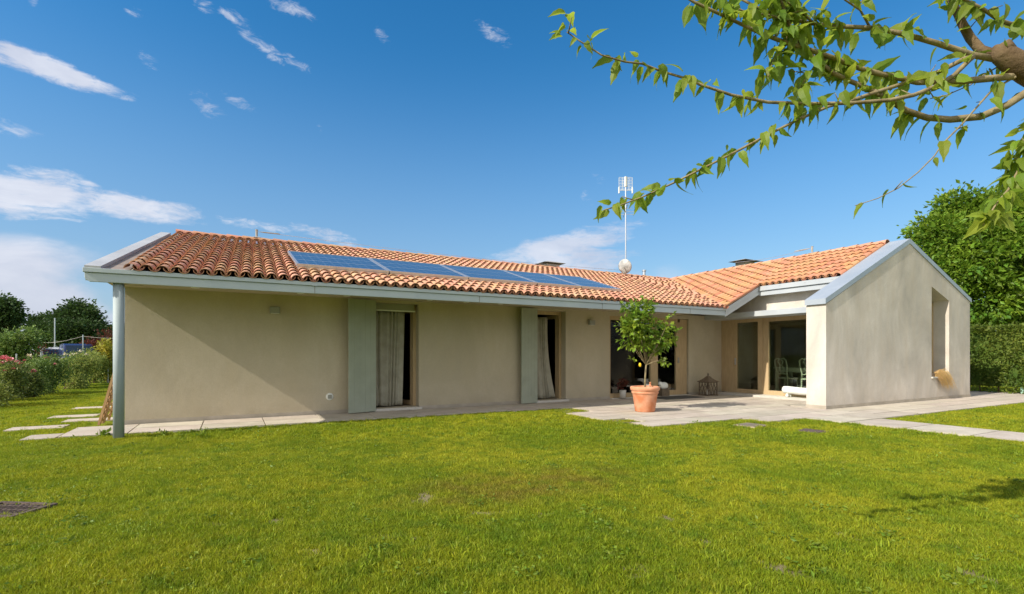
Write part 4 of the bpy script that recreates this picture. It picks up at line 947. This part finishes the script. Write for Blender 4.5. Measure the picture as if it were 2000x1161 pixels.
# ================================================================== VEGETATION
# tall clipped hedge at the right boundary
t = thing('clipped_hedge', (24.4, 8, 0), 'tall clipped green hedge beyond the gabled wing', 'hedge')
r_ = np.random.default_rng(5); n = 46000
yy = r_.uniform(-3, 19, n); zz = r_.uniform(.05, 2.42, n); face = r_.random(n)
bulge = .10*np.sin(yy*2.1+zz*1.7)+.08*np.sin(yy*5.3-zz*3.1)
xx = np.where(face < .72, 23.95-bulge+np.abs(r_.normal(size=n))*.10, r_.uniform(23.9,25.0,n)); zz = np.where(face >= .72, 2.40+.05*np.sin(yy*3)+r_.normal(size=n)*.05, zz)
keep = (np.sin(yy*7+zz*5)+np.sin(yy*3.3-zz*8)+r_.normal(size=n)*.9) > -1.4
pos = np.stack([xx,yy,zz],1)[keep]; dd = r_.normal(size=pos.shape)+np.array((-.8,0,.1))
obj('foliage', scatter_leaves(pos, dd, .10*(.6+.8*r_.random(len(pos)))), M['hedge'], t)
st = MB()
for k in range(50): y_ = -3+k*.45+random.uniform(-.1,.1); st.tube([(24.35,y_,0),(24.3+random.uniform(-.1,.1),y_+random.uniform(-.2,.2),1.2),(24.3+random.uniform(-.2,.2),y_+random.uniform(-.4,.4),2.2)], [.03,.02,.008], 5)
obj('stems', st, M['bark'], t)
obj('twig_core', MB().box(24.25,-2.9,.25,24.75,18.9,2.2), M['hedge'], t)
gp_ = gnd(1997,771); t = thing('green_post', (gp_.x,gp_.y,0), 'pale green post standing before the clipped hedge', 'post')
obj('shaft', MB().tube([(0,0,0),(0,0,.52)], .055, 12), M['gatepost'], t, local=True); obj('cap', MB().lathe([(.06,.52),(.065,.55),(.001,.57)], (0,0,0), 12), M['gatepost'], t, local=True)

def tree(name, base, top, r0, lobes, n, size, m, label, cat, clump, group=None, seed=1, nb=9, per=28, shell=.5, bark='bark'):
    t = thing(name, base, label, cat, group)
    mb = MB(); limb_tree(mb, base, top, r0, lobes, nb, seed); obj('trunk', mb, M[bark], t, smooth=True)
    obj('crown', crown_leaves(lobes, n, size, clump, per, shell, .2, seed), m, t); return t
def lob(lst, k=1.0): return [(tuple(at(px,py,d)), (rp/1000*d*k, rp/1000*d*k, rp/1000*d*.85*k)) for px,py,d,rp in lst]
d_ = 27
lb = lob([(1850,470,27,62),(1905,430,28,60),(1970,420,28,62),(2040,410,28,80),(1880,530,26,70),(1950,500,26,75),(2030,510,26,85),(1925,585,25.5,60),(2000,590,25.5,70),(1815,520,28,45),(2110,470,28,90),(1815,450,28,30),(1870,400,28,35),(1900,625,26.5,34),(1950,632,26.5,36),(2010,630,26.5,38),(2060,600,27,50)])
cb_ = at(1965,693,27)
tree('broadleaf_tree', (cb_.x,cb_.y,0), tuple(at(1960,430,27)), .30, lb, 62000, .25, M['tree_r'], 'dense bright green broadleaf tree behind the gabled wing and hedge', 'tree', .46, seed=3, nb=14, per=34, shell=.35)
lb = lob([(2190,430,30,100),(2260,500,30,110),(2150,560,29,80)]); cb_ = at(2200,693,30)
tree('broadleaf_tree', (cb_.x,cb_.y,0), tuple(at(2200,450,30)), .3, lb, 14000, .24, M['tree_r'], 'second green tree right of the one behind the hedge', 'tree', .6, seed=4, shell=.35)

# left boundary: shrubs along the fence
def shrub(px, pyb, pyt, wpx, m, label, n=2600, size=.07, name='shrub', dep=None, seed=1, cat='shrub', group='shrubs along the left boundary', clump=.16):
    b = gnd(px, pyb) if dep is None else at(px, 693, dep); d = b.x*ST+b.y*CT; ht = H+(693-pyt)/1000*d; w_ = wpx/1000*d/2
    r_ = random.Random(seed); lobes = []
    n = int(n*1.45)
    for k in range(10): lobes.append(((b.x+r_.uniform(-.6,.6)*w_, b.y+r_.uniform(-.6,.6)*w_, ht*(.16+.66*r_.random())), (w_*.55, w_*.55, ht*.26)))
    t = thing(name, (b.x,b.y,0), label, cat, group); st = MB()
    for k in range(6):
        e = Vector(lobes[k][0]); st.tube([(b.x+r_.uniform(-.1,.1),b.y+r_.uniform(-.1,.1),0), Vector((b.x,b.y,0)).lerp(e,.5)+Vector((0,0,.1)), e], [.02,.014,.006], 5)
    obj('stems', st, M['bark'], t); obj('foliage', crown_leaves(lobes, n, size, clump, 12, .2, .1, seed), m, t); return t, b, d, lobes
shrub(100,768,692,60,M['bush_g'],'loose green shrub beside the thin metal post, right of the roses',2600,.075,seed=21)
shrub(130,760,690,60,M['bush_d'],'olive green shrub midway along the left boundary row',2600,.08,seed=22)
shrub(160,754,685,55,M['bush_d'],'dark leafy shrub in front of the parked van',2600,.085,seed=23)
shrub(182,750,688,45,M['bush_d'],'dark green shrub next to the yellow-leaved bush',2400,.09,seed=24)
shrub(214,748,664,44,M['bush_y'],'yellow-green leaved bush just left of the corner post',2200,.13,seed=25)
shrub(66,772,696,60,M['bush_g'],'light green feathery shrub with a pale rose beside it',2200,.065,seed=26)
shrub(240,742,700,60,M['bush_d'],'shrub hidden behind the house corner at the end of the row',1500,.09,seed=30)
shrub(-60,800,705,110,M['bush_d'],'shrub at the left end of the row outside the roses',2500,.08,seed=31)
shrub(30,693,646,95,M['bush_g'],'big light green bush beyond the roses',5200,.16,dep=30,seed=27,group='bushes beyond the boundary',clump=.35)
shrub(-40,693,650,90,M['bush_g'],'big bush at the far left beyond the roses',4200,.16,dep=31,seed=32,group='bushes beyond the boundary',clump=.35)
shrub(196,693,648,46,M['bush_r'],'dark red copper-leaved bush beyond the parked van',3400,.16,dep=37,seed=28,group='bushes beyond the boundary',clump=.35)
shrub(78,693,672,40,M['bush_r'],'low reddish bush left of the white car',1500,.14,dep=36,seed=29,group='bushes beyond the boundary',clump=.3)
# rose bushes with blooms
def rose(px, pyb, pyt, wpx, blooms, label, seed):
    t, b, d, lobes = shrub(px, pyb, pyt, wpx, M['rosebush'], label, 2000, .075, 'rose_bush', seed=seed, cat='rose bush', group='rose bushes at the left')
    for (bx, by, rr) in blooms:
        c_ = at(bx, by, d-.25); mb = []
        n = 26; r2 = np.random.default_rng(int(bx*7+by)); dd = r2.normal(size=(n,3)); dd /= np.linalg.norm(dd,axis=1,keepdims=True); dd[:,2] = np.abs(dd[:,2])*.9-.15
        pos = np.array(c_)+dd*rr*.25
        petal = (np.array([(0,0,0),(.42,.5,.12),(.2,.95,.25),(-.2,.95,.25),(-.42,.5,.12)]), [(0,1,2),(0,2,3),(0,3,4)])
        obj('bloom', scatter_leaves(pos, dd+np.array((0,0,.3)), rr*(.7+.5*r2.random(n)), petal, .4), M['rose'], t)
rose(8, 786, 700, 70, [(6,703,.115),(18,706,.11),(2,711,.08),(26,722,.05),(10,726,.05)], 'rose bush with a cluster of pink blooms at the left edge', 41)
rose(38, 780, 706, 50, [(34,713,.125),(37,719,.05),(48,705,.04)], 'rose bush with one large pink bloom', 42)
rose(64, 778, 722, 34, [(62,728,.11)], 'low rose bush with a single pink bloom, nearest the metal post', 43)
p = gnd(20,782); t = thing('garden_stake', (p.x,p.y,0), 'weathered wooden stake among the rose bushes', 'stake')
obj('stake', MB().box(-.04,-.04,0,.04,.04,1.05, Matrix.Rotation(R(2),3,'Y')), M['bush_y' if 0 else 'bark'], t, local=True)
M['cream'] = mat('cream_petal', (0.72, 0.62, 0.42), 0.6, (0.80, 0.74, 0.58), 12, island=0.2)
def blooms(t, d, spots_, m):
    for (bx, by, rr) in spots_:
        c_ = at(bx, by, d-.3); r2 = np.random.default_rng(int(bx*3+by)); n = 16; dd = r2.normal(size=(n,3)); dd[:,2] = np.abs(dd[:,2])
        obj('bloom', scatter_leaves(np.array(c_)+dd*rr*.15, dd, rr*(.7+.5*r2.random(n))), M[m], t)
for t_ in list(C.objects):
    if t_.name.startswith('shrub') and t_.parent is None and t_.type == 'EMPTY':
        if 'olive green' in t_['label']: blooms(t_, 20.5, ((139,695,.10),(120,702,.08),(128,693,.07)), 'cream')
        if 'in front of the parked van' in t_['label']: blooms(t_, 22.0, ((157,688,.10),(168,694,.08),(150,692,.07)), 'cream')
        if 'feathery' in t_['label']: blooms(t_, 17.0, ((57,697,.09),(44,717,.08)), 'cream')
        if 'beside the thin metal post' in t_['label']: blooms(t_, 18.5, ((92,700,.08),(108,712,.06)), 'rose')
# boundary posts and wires
def wirepost(px, pyb, pyt, label, name='fence_post', rr=.022, dep=None, group='posts of the wire fence'):
    b = gnd(px, pyb) if dep is None else at(px,693,dep); d = b.x*ST+b.y*CT; h_ = H+(693-pyt)/1000*d
    b.z = 0; t = thing(name, tuple(b), label, 'post', group)
    obj('shaft', MB().tube([(0,0,0),(0,0,h_)], rr, 8), M['galv'] if rr < .05 else M['concrete'], t, local=True); obj('cap', MB().lathe([(rr*1.2,h_),(rr*1.2,h_+.02),(.001,h_+.03)], (0,0,0), 8), M['galv'], t, local=True)
    return b, h_
wirepost(80,766,690,'thin metal post between the roses and the shrubs'); wirepost(32,772,693,'thin metal post behind the largest pink bloom'); wirepost(211,749,722,'short metal post by the trellis top')
b1, h1 = wirepost(107,693,622,'tall thin pole in front of the round dark tree','utility_pole',.045,42,'poles beyond the garden'); b2, h2 = wirepost(162,693,655,'shorter pole behind the blue van','utility_pole',.035,34,'poles beyond the garden')
pw = MB(); A = at(60,667,42); B = at(162,657,34); D_ = at(300,650,34)
for a_, b_ in ((A,B),(B,D_)): pw.tube([a_.lerp(b_, i/8)+Vector((0,0,-.25*math.sin(math.pi*i/8))) for i in range(9)], .012, 5)
tag(obj('overhead_cable', pw, M['concrete'], org=tuple(B)), 'pale overhead cable sagging past the far poles', 'cable')

# parked cars far left
def car(loc, rz, m, label, Lc=4.3, Wc=1.9, Hc=1.95, group='vehicles parked beyond the garden'):
    t = thing('parked_car', loc, label, 'car', group, rz)
    pr = [(-Lc/2,.45),(-Lc/2+.03,.95),(-Lc/2+.15,1.08),(-1.25,1.15),(-.7,Hc-.12),(-.5,Hc-.02),(.2,Hc),(1.55,Hc-.05),(Lc/2-.12,1.2),(Lc/2,1.0),(Lc/2,.45),(Lc/2-.1,.35),(-Lc/2+.1,.35)]
    V = []; F = []
    n = len(pr); ws = [(-1,.86),(-.93,1),(.93,1),(1,.86)]
    for s_, k in ws:
        for x_, z_ in pr: V.append((x_*(1 if k == 1 else .99), s_*Wc/2*(.86 if z_ > 1.3 else 1), z_*1.0))
    for a_ in range(3):
        for i in range(n): F.append((a_*n+i, a_*n+(i+1)%n, (a_+1)*n+(i+1)%n, (a_+1)*n+i))
    F += [tuple(reversed(range(n))), tuple(3*n+i for i in range(n))]
    obj('body', (V, F), m, t, local=True, bevel=.03)
    gl = MB(); w2 = Wc/2*.862
    gl.prism([(-1.27,-w2*.92,1.17),(-.74,-w2*.86,Hc-.15),(-.74,w2*.86,Hc-.15),(-1.27,w2*.92,1.17)],[(-1.30,-w2*.92,1.18),(-.77,-w2*.86,Hc-.14),(-.77,w2*.86,Hc-.14),(-1.30,w2*.92,1.18)])
    obj('windscreen', gl, M['carglass'], t, local=True)
    for s_ in (-1,1):
        for a_, b_ in ((-.95,.0),(.1,.95),(1.05,1.7)):
            y_ = s_*(w2+.012); zt_ = Hc-.2
            obj('side_window', MB().prism([(a_,y_,1.2),(b_,y_,1.2),(b_-.05,y_,zt_),(a_+(.38 if a_ < -.5 else .03),y_,zt_)],[(a_,y_-s_*.03,1.2),(b_,y_-s_*.03,1.2),(b_-.05,y_-s_*.03,zt_),(a_+(.38 if a_ < -.5 else .03),y_-s_*.03,zt_)]), M['carglass'], t, local=True)
        obj('headlight', MB().ball((-Lc/2+.05,s_*Wc*.36,.82), .13, 10, (.5,1.2,.8)), M['white'], t, local=True)
        for x_ in (-Lc/2+.8, Lc/2-.8):
            wh = obj('wheel', MB().tube([(x_,s_*(Wc/2-.2),.34),(x_,s_*(Wc/2+.005),.34)], .34, 20), M['rubber'], t, local=True)
            obj('rim', MB().tube([(x_,s_*(Wc/2-.02),.34),(x_,s_*(Wc/2+.015),.34)], .2, 14), M['galv'], wh, local=True)
    return t
p = at(150,693,36); car((p.x,p.y,.22), R(108), M['carblue'], 'dark blue van parked beyond the left shrubs', 4.2, 1.75, 1.95)
p = at(102,693,37); car((p.x,p.y,.08), R(118), M['carwhite'], 'white car parked left of the blue van', 4.2, 1.9, 1.85)

# far trees
lb = lob([(150,622,60,24),(128,628,60,20),(172,632,60,18),(150,605,60,18),(140,650,58,26),(165,650,58,24),(178,615,60,10)])
cb_ = at(150,693,60); tree('dark_tree', (cb_.x,cb_.y,0), tuple(at(150,610,60)), .35, lb, 17000, .34, M['tree_l'], 'rounded dark green tree rising behind the parked vehicles', 'tree', .75, 'far trees on the left', 51)
lb = lob([(95,633,62,16),(75,628,62,10),(110,630,62,14),(85,650,60,20),(105,655,60,20),(70,638,62,9)])
cb_ = at(92,693,62); tree('dark_tree', (cb_.x,cb_.y,0), tuple(at(95,635,62)), .3, lb, 10000, .32, M['tree_l'], 'lower spreading dark tree joined to the rounded one', 'tree', .7, 'far trees on the left', 52)
lb = lob([(8,605,48,20),(22,598,48,14),(-10,600,48,24),(15,625,48,18),(30,618,48,10),(-5,640,48,24)])
cb_ = at(8,693,48); tree('dark_tree', (cb_.x,cb_.y,0), tuple(at(8,605,48)), .3, lb, 9500, .28, M['tree_l'], 'dark tree cut by the left edge, over the light green bush', 'tree', .6, 'far trees on the left', 53)
lb = lob([(205,655,70,14),(220,650,70,14),(200,645,70,7),(235,655,70,18)])
cb_ = at(212,693,70); tree('dark_tree', (cb_.x,cb_.y,0), tuple(at(212,655,70)), .25, lb, 5000, .36, M['tree_l'], 'small thin tree behind the copper-leaved bush', 'tree', .7, 'far trees on the left', 54)
# far wood around the horizon, one mass
parts = []; r_ = np.random.default_rng(9)
lbs = []
for a_ in np.arange(-75, 110, 2.2):
    dist = 150+30*math.sin(a_*.9)+r_.uniform(-15,15); x_ = math.sin(R(a_))*dist; y_ = math.cos(R(a_))*dist; h_ = r_.uniform(2.6,5.0)
    lbs.append(((x_,y_,h_*.55), (r_.uniform(4,7), r_.uniform(4,7), h_*.5)))
tag(obj('far_wood', crown_leaves(lbs, 32000, 1.0, 1.2, 20, .5, .1, 9), M['tree_l']), 'low dark line of far woods along the horizon', 'woods', kind='stuff')

# ------------------------------------------------------------------ foreground mulberry: trunk off to the right, branches reaching in
D0 = 3.1
mt = thing('mulberry_tree', (0,0,0), 'leafy mulberry tree whose pale branches reach in from the upper right', 'tree')
base = at(2330,693,3.2); base.z = 0; mt.location = base; ORG[mt.name] = base.copy()
kn = at(1962,108,D0)
tk = MB(); top_ = Vector((base.x,base.y,2.3))
tk.tube([base, base+Vector((.03,.02,.9)), base+Vector((-.02,0,1.7)), top_, at(2160,150,3.15), at(2060,165,D0+.03), at(2010,140,D0), at(1975,118,D0), at(1955,104,D0), at(1940,100,D0)], [.21,.17,.16,.15,.105,.085,.072,.064,.056,.036], 14)
tk.tube([at(1975,110,D0), at(1962,92,D0-.02), at(1958,84,D0-.02)], [.042,.040,.034], 10)
obj('trunk', tk, M['bark'], mt, smooth=True)
BR = [
 ([(1955,112),(1915,98),(1895,75),(1880,48),(1865,15),(1850,-20),(1830,-80)], 3.1, 3.3, .034, .020, .2),
 ([(1940,115),(1900,108),(1830,85),(1770,68),(1710,55),(1640,52),(1590,47),(1540,38),(1490,20),(1450,0),(1420,-30)], 3.1, 2.9, .022, .006, 1.1),
 ([(1990,150),(1975,150),(1888,158),(1793,161),(1753,152),(1694,139),(1631,115),(1591,101),(1539,85),(1508,74),(1478,62),(1400,25),(1355,4),(1325,-15)], 3.15, 2.7, .026, .007, 1.0),
 ([(2030,168),(2000,184),(1967,206),(1916,228),(1856,234),(1809,230),(1769,216),(1734,194),(1698,174),(1658,158),(1627,143),(1591,115),(1560,80),(1540,45),(1525,0)], 3.15, 2.85, .030, .008, .9),
 ([(1900,112),(1884,115),(1837,139),(1801,152),(1738,172),(1706,182),(1658,198),(1619,208),(1559,234),(1505,261),(1429,301),(1365,333),(1315,358),(1255,385),(1209,402),(1179,411)], 3.08, 2.75, .017, .0035, 1.0),
 ([(1900,112),(1892,119),(1864,147),(1825,170),(1785,186),(1738,196),(1658,202),(1579,203),(1500,200),(1429,186),(1372,167),(1334,152),(1293,140),(1255,125),(1220,121),(1175,108),(1133,81),(1107,63)], 3.05, 2.6, .017, .0035, 1.0),
 ([(1985,150),(1973,156),(1936,178),(1904,214),(1880,242),(1841,281),(1825,305),(1793,337),(1754,368),(1714,388),(1670,402)], 3.1, 3.0, .008, .0025, .16),
 ([(2040,75),(1987,52),(1952,40),(1920,18),(1884,0),(1850,-30)], 3.3, 3.1, .018, .008, .8),
 ([(2080,180),(2040,240),(2000,310),(1970,370),(1945,400),(1920,440)], 3.0, 2.7, .012, .004, 2.8),
 ([(1985,110),(1952,129),(1916,150),(1896,166),(1849,186),(1817,193)], 3.2, 3.25, .006, .003, .55),
 ([(1540,40),(1500,30),(1460,25),(1420,10),(1380,-10)], 2.9, 2.75, .008, .004, 1.6),
 ([(1620,110),(1590,130),(1570,160),(1555,185)], 2.95, 2.85, .006, .003, 1.6),
 ([(1560,60),(1530,95),(1510,120),(1500,150)], 2.9, 2.8, .006, .003, 1.8),
 ([(1591,47),(1560,20),(1530,0),(1500,-30)], 2.95, 2.8, .008, .004, 1.8),
 ([(1700,55),(1680,20),(1650,0),(1630,-30)], 3.0, 2.9, .008, .004, .5),
]
LP, LD, LS = [], [], []
rr = random.Random(77)
def spray(p, dirn, n, s=1.0):
    for _ in range(n):
        a_ = rr.uniform(0, 2*math.pi); side = Vector((math.cos(a_), math.sin(a_), 0))
        pet = p+side*rr.uniform(.01,.045)+dirn*rr.uniform(-.02,.03)+Vector((0,0,rr.uniform(-.01,.03)))
        dv = side*.55+dirn*.2+Vector((0,0,rr.choice((-1,-1,-1,.3))*rr.uniform(.25,1.3)))
        LP.append(tuple(pet)); LD.append(tuple(dv)); LS.append(s*rr.uniform(.070,.150))
for bi, (pts, da, db, ra, rb, dens_) in enumerate(BR):
    n = len(pts); P3 = [at(px, py, da+(db-da)*i/(n-1)+.03*math.sin(i*1.3+bi)) for i, (px, py) in enumerate(pts)]
    mb = MB(); mb.tube(P3, [.88*(ra+(rb-ra)*(i/(n-1))**.8) for i in range(n)], 8)
    tot = sum((P3[i+1]-P3[i]).length for i in range(n-1)); s_ = 0; step = .15 if bi in (4,5) else .13
    for i in range(n-1):
        L_ = (P3[i+1]-P3[i]).length; d3 = (P3[i+1]-P3[i]).normalized()
        while s_ < L_:
            frac = (sum((P3[k+1]-P3[k]).length for k in range(i))+s_)/tot
            dl = dens_*(0.18 if frac < .33 and bi in (1,2,3,4,5) else (.55 if frac < .45 and bi in (4,5,3) else 1.0))
            k = int(5.2*dl+rr.random())
            if k: spray(P3[i]+d3*s_, d3, k, (.95-.25*frac) if bi in (4,5) else .95)
            if k and rr.random() < .35:          # a short spur
                e = P3[i]+d3*s_+Vector((rr.uniform(-.08,.08), rr.uniform(-.08,.08), rr.uniform(.0,.07))); mb.tube([P3[i]+d3*s_, e], [.004,.002], 5); spray(e, d3, max(1, int(2*dl)), .85)
            s_ += step*rr.uniform(.7,1.3)
        s_ -= L_
    obj('branch', mb, M['bark' if bi == 0 else 'bark_y'], mt, smooth=True)
obj('foliage', scatter_leaves(np.array(LP), np.array(LD), np.array(LS), LEAF_BROAD, .55), M['mulberry'], mt)

# ================================================================== GRASS
def blade_patch(name, n, rad, h, wd, seed):
    r_ = np.random.default_rng(seed); a_ = r_.uniform(0,2*math.pi,n); q_ = rad*np.sqrt(r_.random(n)); x, y = q_*np.cos(a_), q_*np.sin(a_)
    hh_ = h*(.45+.75*r_.random(n)); la = r_.uniform(0,2*math.pi,n); lean = hh_*r_.uniform(.15,.95,n); fa_ = r_.uniform(0,math.pi,n); w_ = wd*(.6+.8*r_.random(n))
    cx, cy = np.cos(fa_)*w_/2, np.sin(fa_)*w_/2; lx, ly = np.cos(la)*lean, np.sin(la)*lean; z0_ = np.full(n,-.012)
    V = np.stack([np.stack([x-cx,y-cy,z0_],1), np.stack([x+cx,y+cy,z0_],1), np.stack([x+lx*.35-cx*.8,y+ly*.35-cy*.8,hh_*.55],1), np.stack([x+lx*.35+cx*.8,y+ly*.35+cy*.8,hh_*.55],1), np.stack([x+lx,y+ly,hh_],1)],1).reshape(-1,3)
    me = bpy.data.meshes.new(name); F = []
    for i in range(n): o_ = 5*i; F += [(o_,o_+1,o_+3,o_+2),(o_+2,o_+3,o_+4)]
    me.from_pydata(V.tolist(), [], F); me.materials.append(M['blade']); me.update()
    return me
def keep_grass(x, y):
    k = np.ones(len(x), bool); j = r_g.normal(size=(2,len(x)))*.04
    x = x+j[0]; y = y+j[1]
    for x0,x1,y0,y1 in [(-2.55,40,11.02,60),(-3.0,-2.5,10.95,11.55),(7.65,15,9.9,12),(6.85,15,8.5,10),(7.4,15,7.85,8.6),(7.05,15,7.28,7.95),(9.6,15,6.65,7.3),(10.85,24.6,5.85,7.5),(10.95,12.15,-3,5.9),(12.9,21.1,7.3,20),(13.4,24.6,7.4,8.6)]:
        k &= ~((x > x0) & (x < x1) & (y > y0) & (y < y1))
    for px, py in ((74,838),(176,822),(146,815),(184,798)):
        p = gnd(px, py); k &= ~((np.abs(x-p.x) < .42) & (np.abs(y-p.y) < .24))
    c_, s_ = math.cos(-TH-R(6)), math.sin(-TH-R(6)); u = (x-gc.x)*c_+(y-gc.y)*s_; v = -(x-gc.x)*s_+(y-gc.y)*c_; k &= ~((np.abs(u) < .27) & (np.abs(v) < .19))
    for px, py in ((1466,833),(1585,841)):
        p = gnd(px, py); k &= ~((np.abs(x-p.x) < .24) & (np.abs(y-p.y) < .20))
    # bare dry spots
    for px, py, rx_, ry_ in BARE:
        p = gnd(px, py); k &= ~((((x-p.x)*CT-(y-p.y)*ST)/rx_)**2+(((x-p.x)*ST+(y-p.y)*CT)/(ry_*3))**2 < (.10+1.0*r_g.random(len(x))))
    return k
r_g = np.random.default_rng(99)
def grass_obj(name, npts, dmin, dmax, qmax, variants, label):
    u = r_g.random(npts); d = np.sqrt(dmin**2+(dmax**2-dmin**2)*u); q_ = r_g.uniform(-qmax,qmax,npts)
    x = (q_*CT+ST)*d; y = (CT-q_*ST)*d; k = keep_grass(x, y); x, y = x[k], y[k]; z = gz(x, y)
    me = bpy.data.meshes.new(name); me.from_pydata(np.stack([x,y,z],1).tolist(), [], [])
    o = bpy.data.objects.new(name, me); C.objects.link(o); tag(o, label, 'grass', kind='stuff')
    col_ = bpy.data.collections.new(name+'_tufts')
    for v in variants: col_.objects.link(bpy.data.objects.new(v.name, v))
    ng = bpy.data.node_groups.new(name+'_scatter', 'GeometryNodeTree')
    ng.interface.new_socket('Geometry', in_out='INPUT', socket_type='NodeSocketGeometry'); ng.interface.new_socket('Geometry', in_out='OUTPUT', socket_type='NodeSocketGeometry')
    N = ng.nodes; L = ng.links; gi = N.new('NodeGroupInput'); go = N.new('NodeGroupOutput')
    ci = N.new('GeometryNodeCollectionInfo'); ci.inputs['Collection'].default_value = col_; ci.inputs['Separate Children'].default_value = True; ci.inputs['Reset Children'].default_value = True
    ip = N.new('GeometryNodeInstanceOnPoints'); ip.inputs['Pick Instance'].default_value = True
    ri = N.new('FunctionNodeRandomValue'); ri.data_type = 'INT'; ri.inputs[4].default_value = 0; ri.inputs[5].default_value = len(variants)-1
    rv = N.new('FunctionNodeRandomValue'); rv.data_type = 'FLOAT_VECTOR'; rv.inputs[0].default_value = (-.06,-.06,0); rv.inputs[1].default_value = (.06,.06,6.283)
    rs = N.new('FunctionNodeRandomValue'); rs.data_type = 'FLOAT'; rs.inputs[2].default_value = .65; rs.inputs[3].default_value = 1.25
    m2p = N.new('GeometryNodeMeshToPoints')
    L.new(gi.outputs[0], m2p.inputs[0]); L.new(m2p.outputs[0], ip.inputs['Points']); L.new(ci.outputs[0], ip.inputs['Instance'])
    L.new(ri.outputs[2], ip.inputs['Instance Index']); L.new(rv.outputs[0], ip.inputs['Rotation']); L.new(rs.outputs[1], ip.inputs['Scale']); L.new(ip.outputs[0], go.inputs[0])
    md = o.modifiers.new('scatter', 'NODES'); md.node_group = ng
    return o
tall = [blade_patch('tuft_tall', 16, .05, .066, .0060, 40+i) for i in range(4)]
near = [blade_patch('tuft', 46, .05, .034, .0046, i) for i in range(6)]
far = [blade_patch('tuft_wide', 60, .085, .038, .0075, 20+i) for i in range(5)]
grass_obj('lawn_grass', 74000, 1.6, 8.6, 1.25, near, 'short mown lawn grass in the foreground')
grass_obj('lawn_grass', 66000, 6.2, 24, 1.15, far, 'short mown lawn grass farther off')
grass_obj('longer_grass', 3800, 1.6, 12, 1.25, tall, 'scattered longer grass tufts standing above the mown lawn')
def rosette(name, seed):
    r_ = np.random.default_rng(seed); n = 26; pos = np.stack([r_.normal(size=n)*.045, r_.normal(size=n)*.045, r_.uniform(.012,.04,n)],1)
    v, f = scatter_leaves(pos, r_.normal(size=(n,3))*np.array((1,1,.25))+np.array((0,0,.12)), .030*(.6+.8*r_.random(n)))
    me = bpy.data.meshes.new(name); me.from_pydata(v.tolist(), [], f); me.materials.append(M['weed']); me.update(); return me
clov = [rosette('rosette', 60+i) for i in range(4)]
grass_obj('clover', 800, 1.6, 12, 1.25, clov, 'small broad-leaved clover and weeds dotted through the lawn')
# weeds in the lawn by the post and grate
for i, (px, py, n, s_, lab) in enumerate([(203,853,40,.07,'small weed growing at the path edge left of the corner post'), (318,852,30,.06,'thin weed at the path edge right of the corner post'), (395,854,24,.06,'tiny weed farther along the path edge'),
                        (112,992,60,.028,'leafy clover clump at the right side of the drain grate'), (30,984,50,.028,'leafy clump behind the drain grate'), (160,968,60,.026,'clover patch beyond the drain grate')]):
    p = gnd(px, py); t = thing('weed', (p.x,p.y,.02), lab, 'weed', 'weeds in the lawn')
    r2 = np.random.default_rng(i); sp_ = .05 if py < 900 else .10; pos = np.stack([r2.normal(size=n)*sp_, r2.normal(size=n)*sp_, r2.uniform(0,.05,n)],1)
    obj('leaves', scatter_leaves(pos, r2.normal(size=(n,3))+np.array((0,0,.9)), s_*(.6+.8*r2.random(n))), M['weed'], t, local=True)

# ================================================================== to metres
bpy.context.view_layer.update()
SM = Matrix.Diagonal((S,S,S,1))
for me in bpy.data.meshes: me.transform(SM)
for o in bpy.data.objects:
    if o is camo or o is suno: continue
    o.location = o.location*S
    for md in o.modifiers:
        if md.type == 'BEVEL': md.width *= S
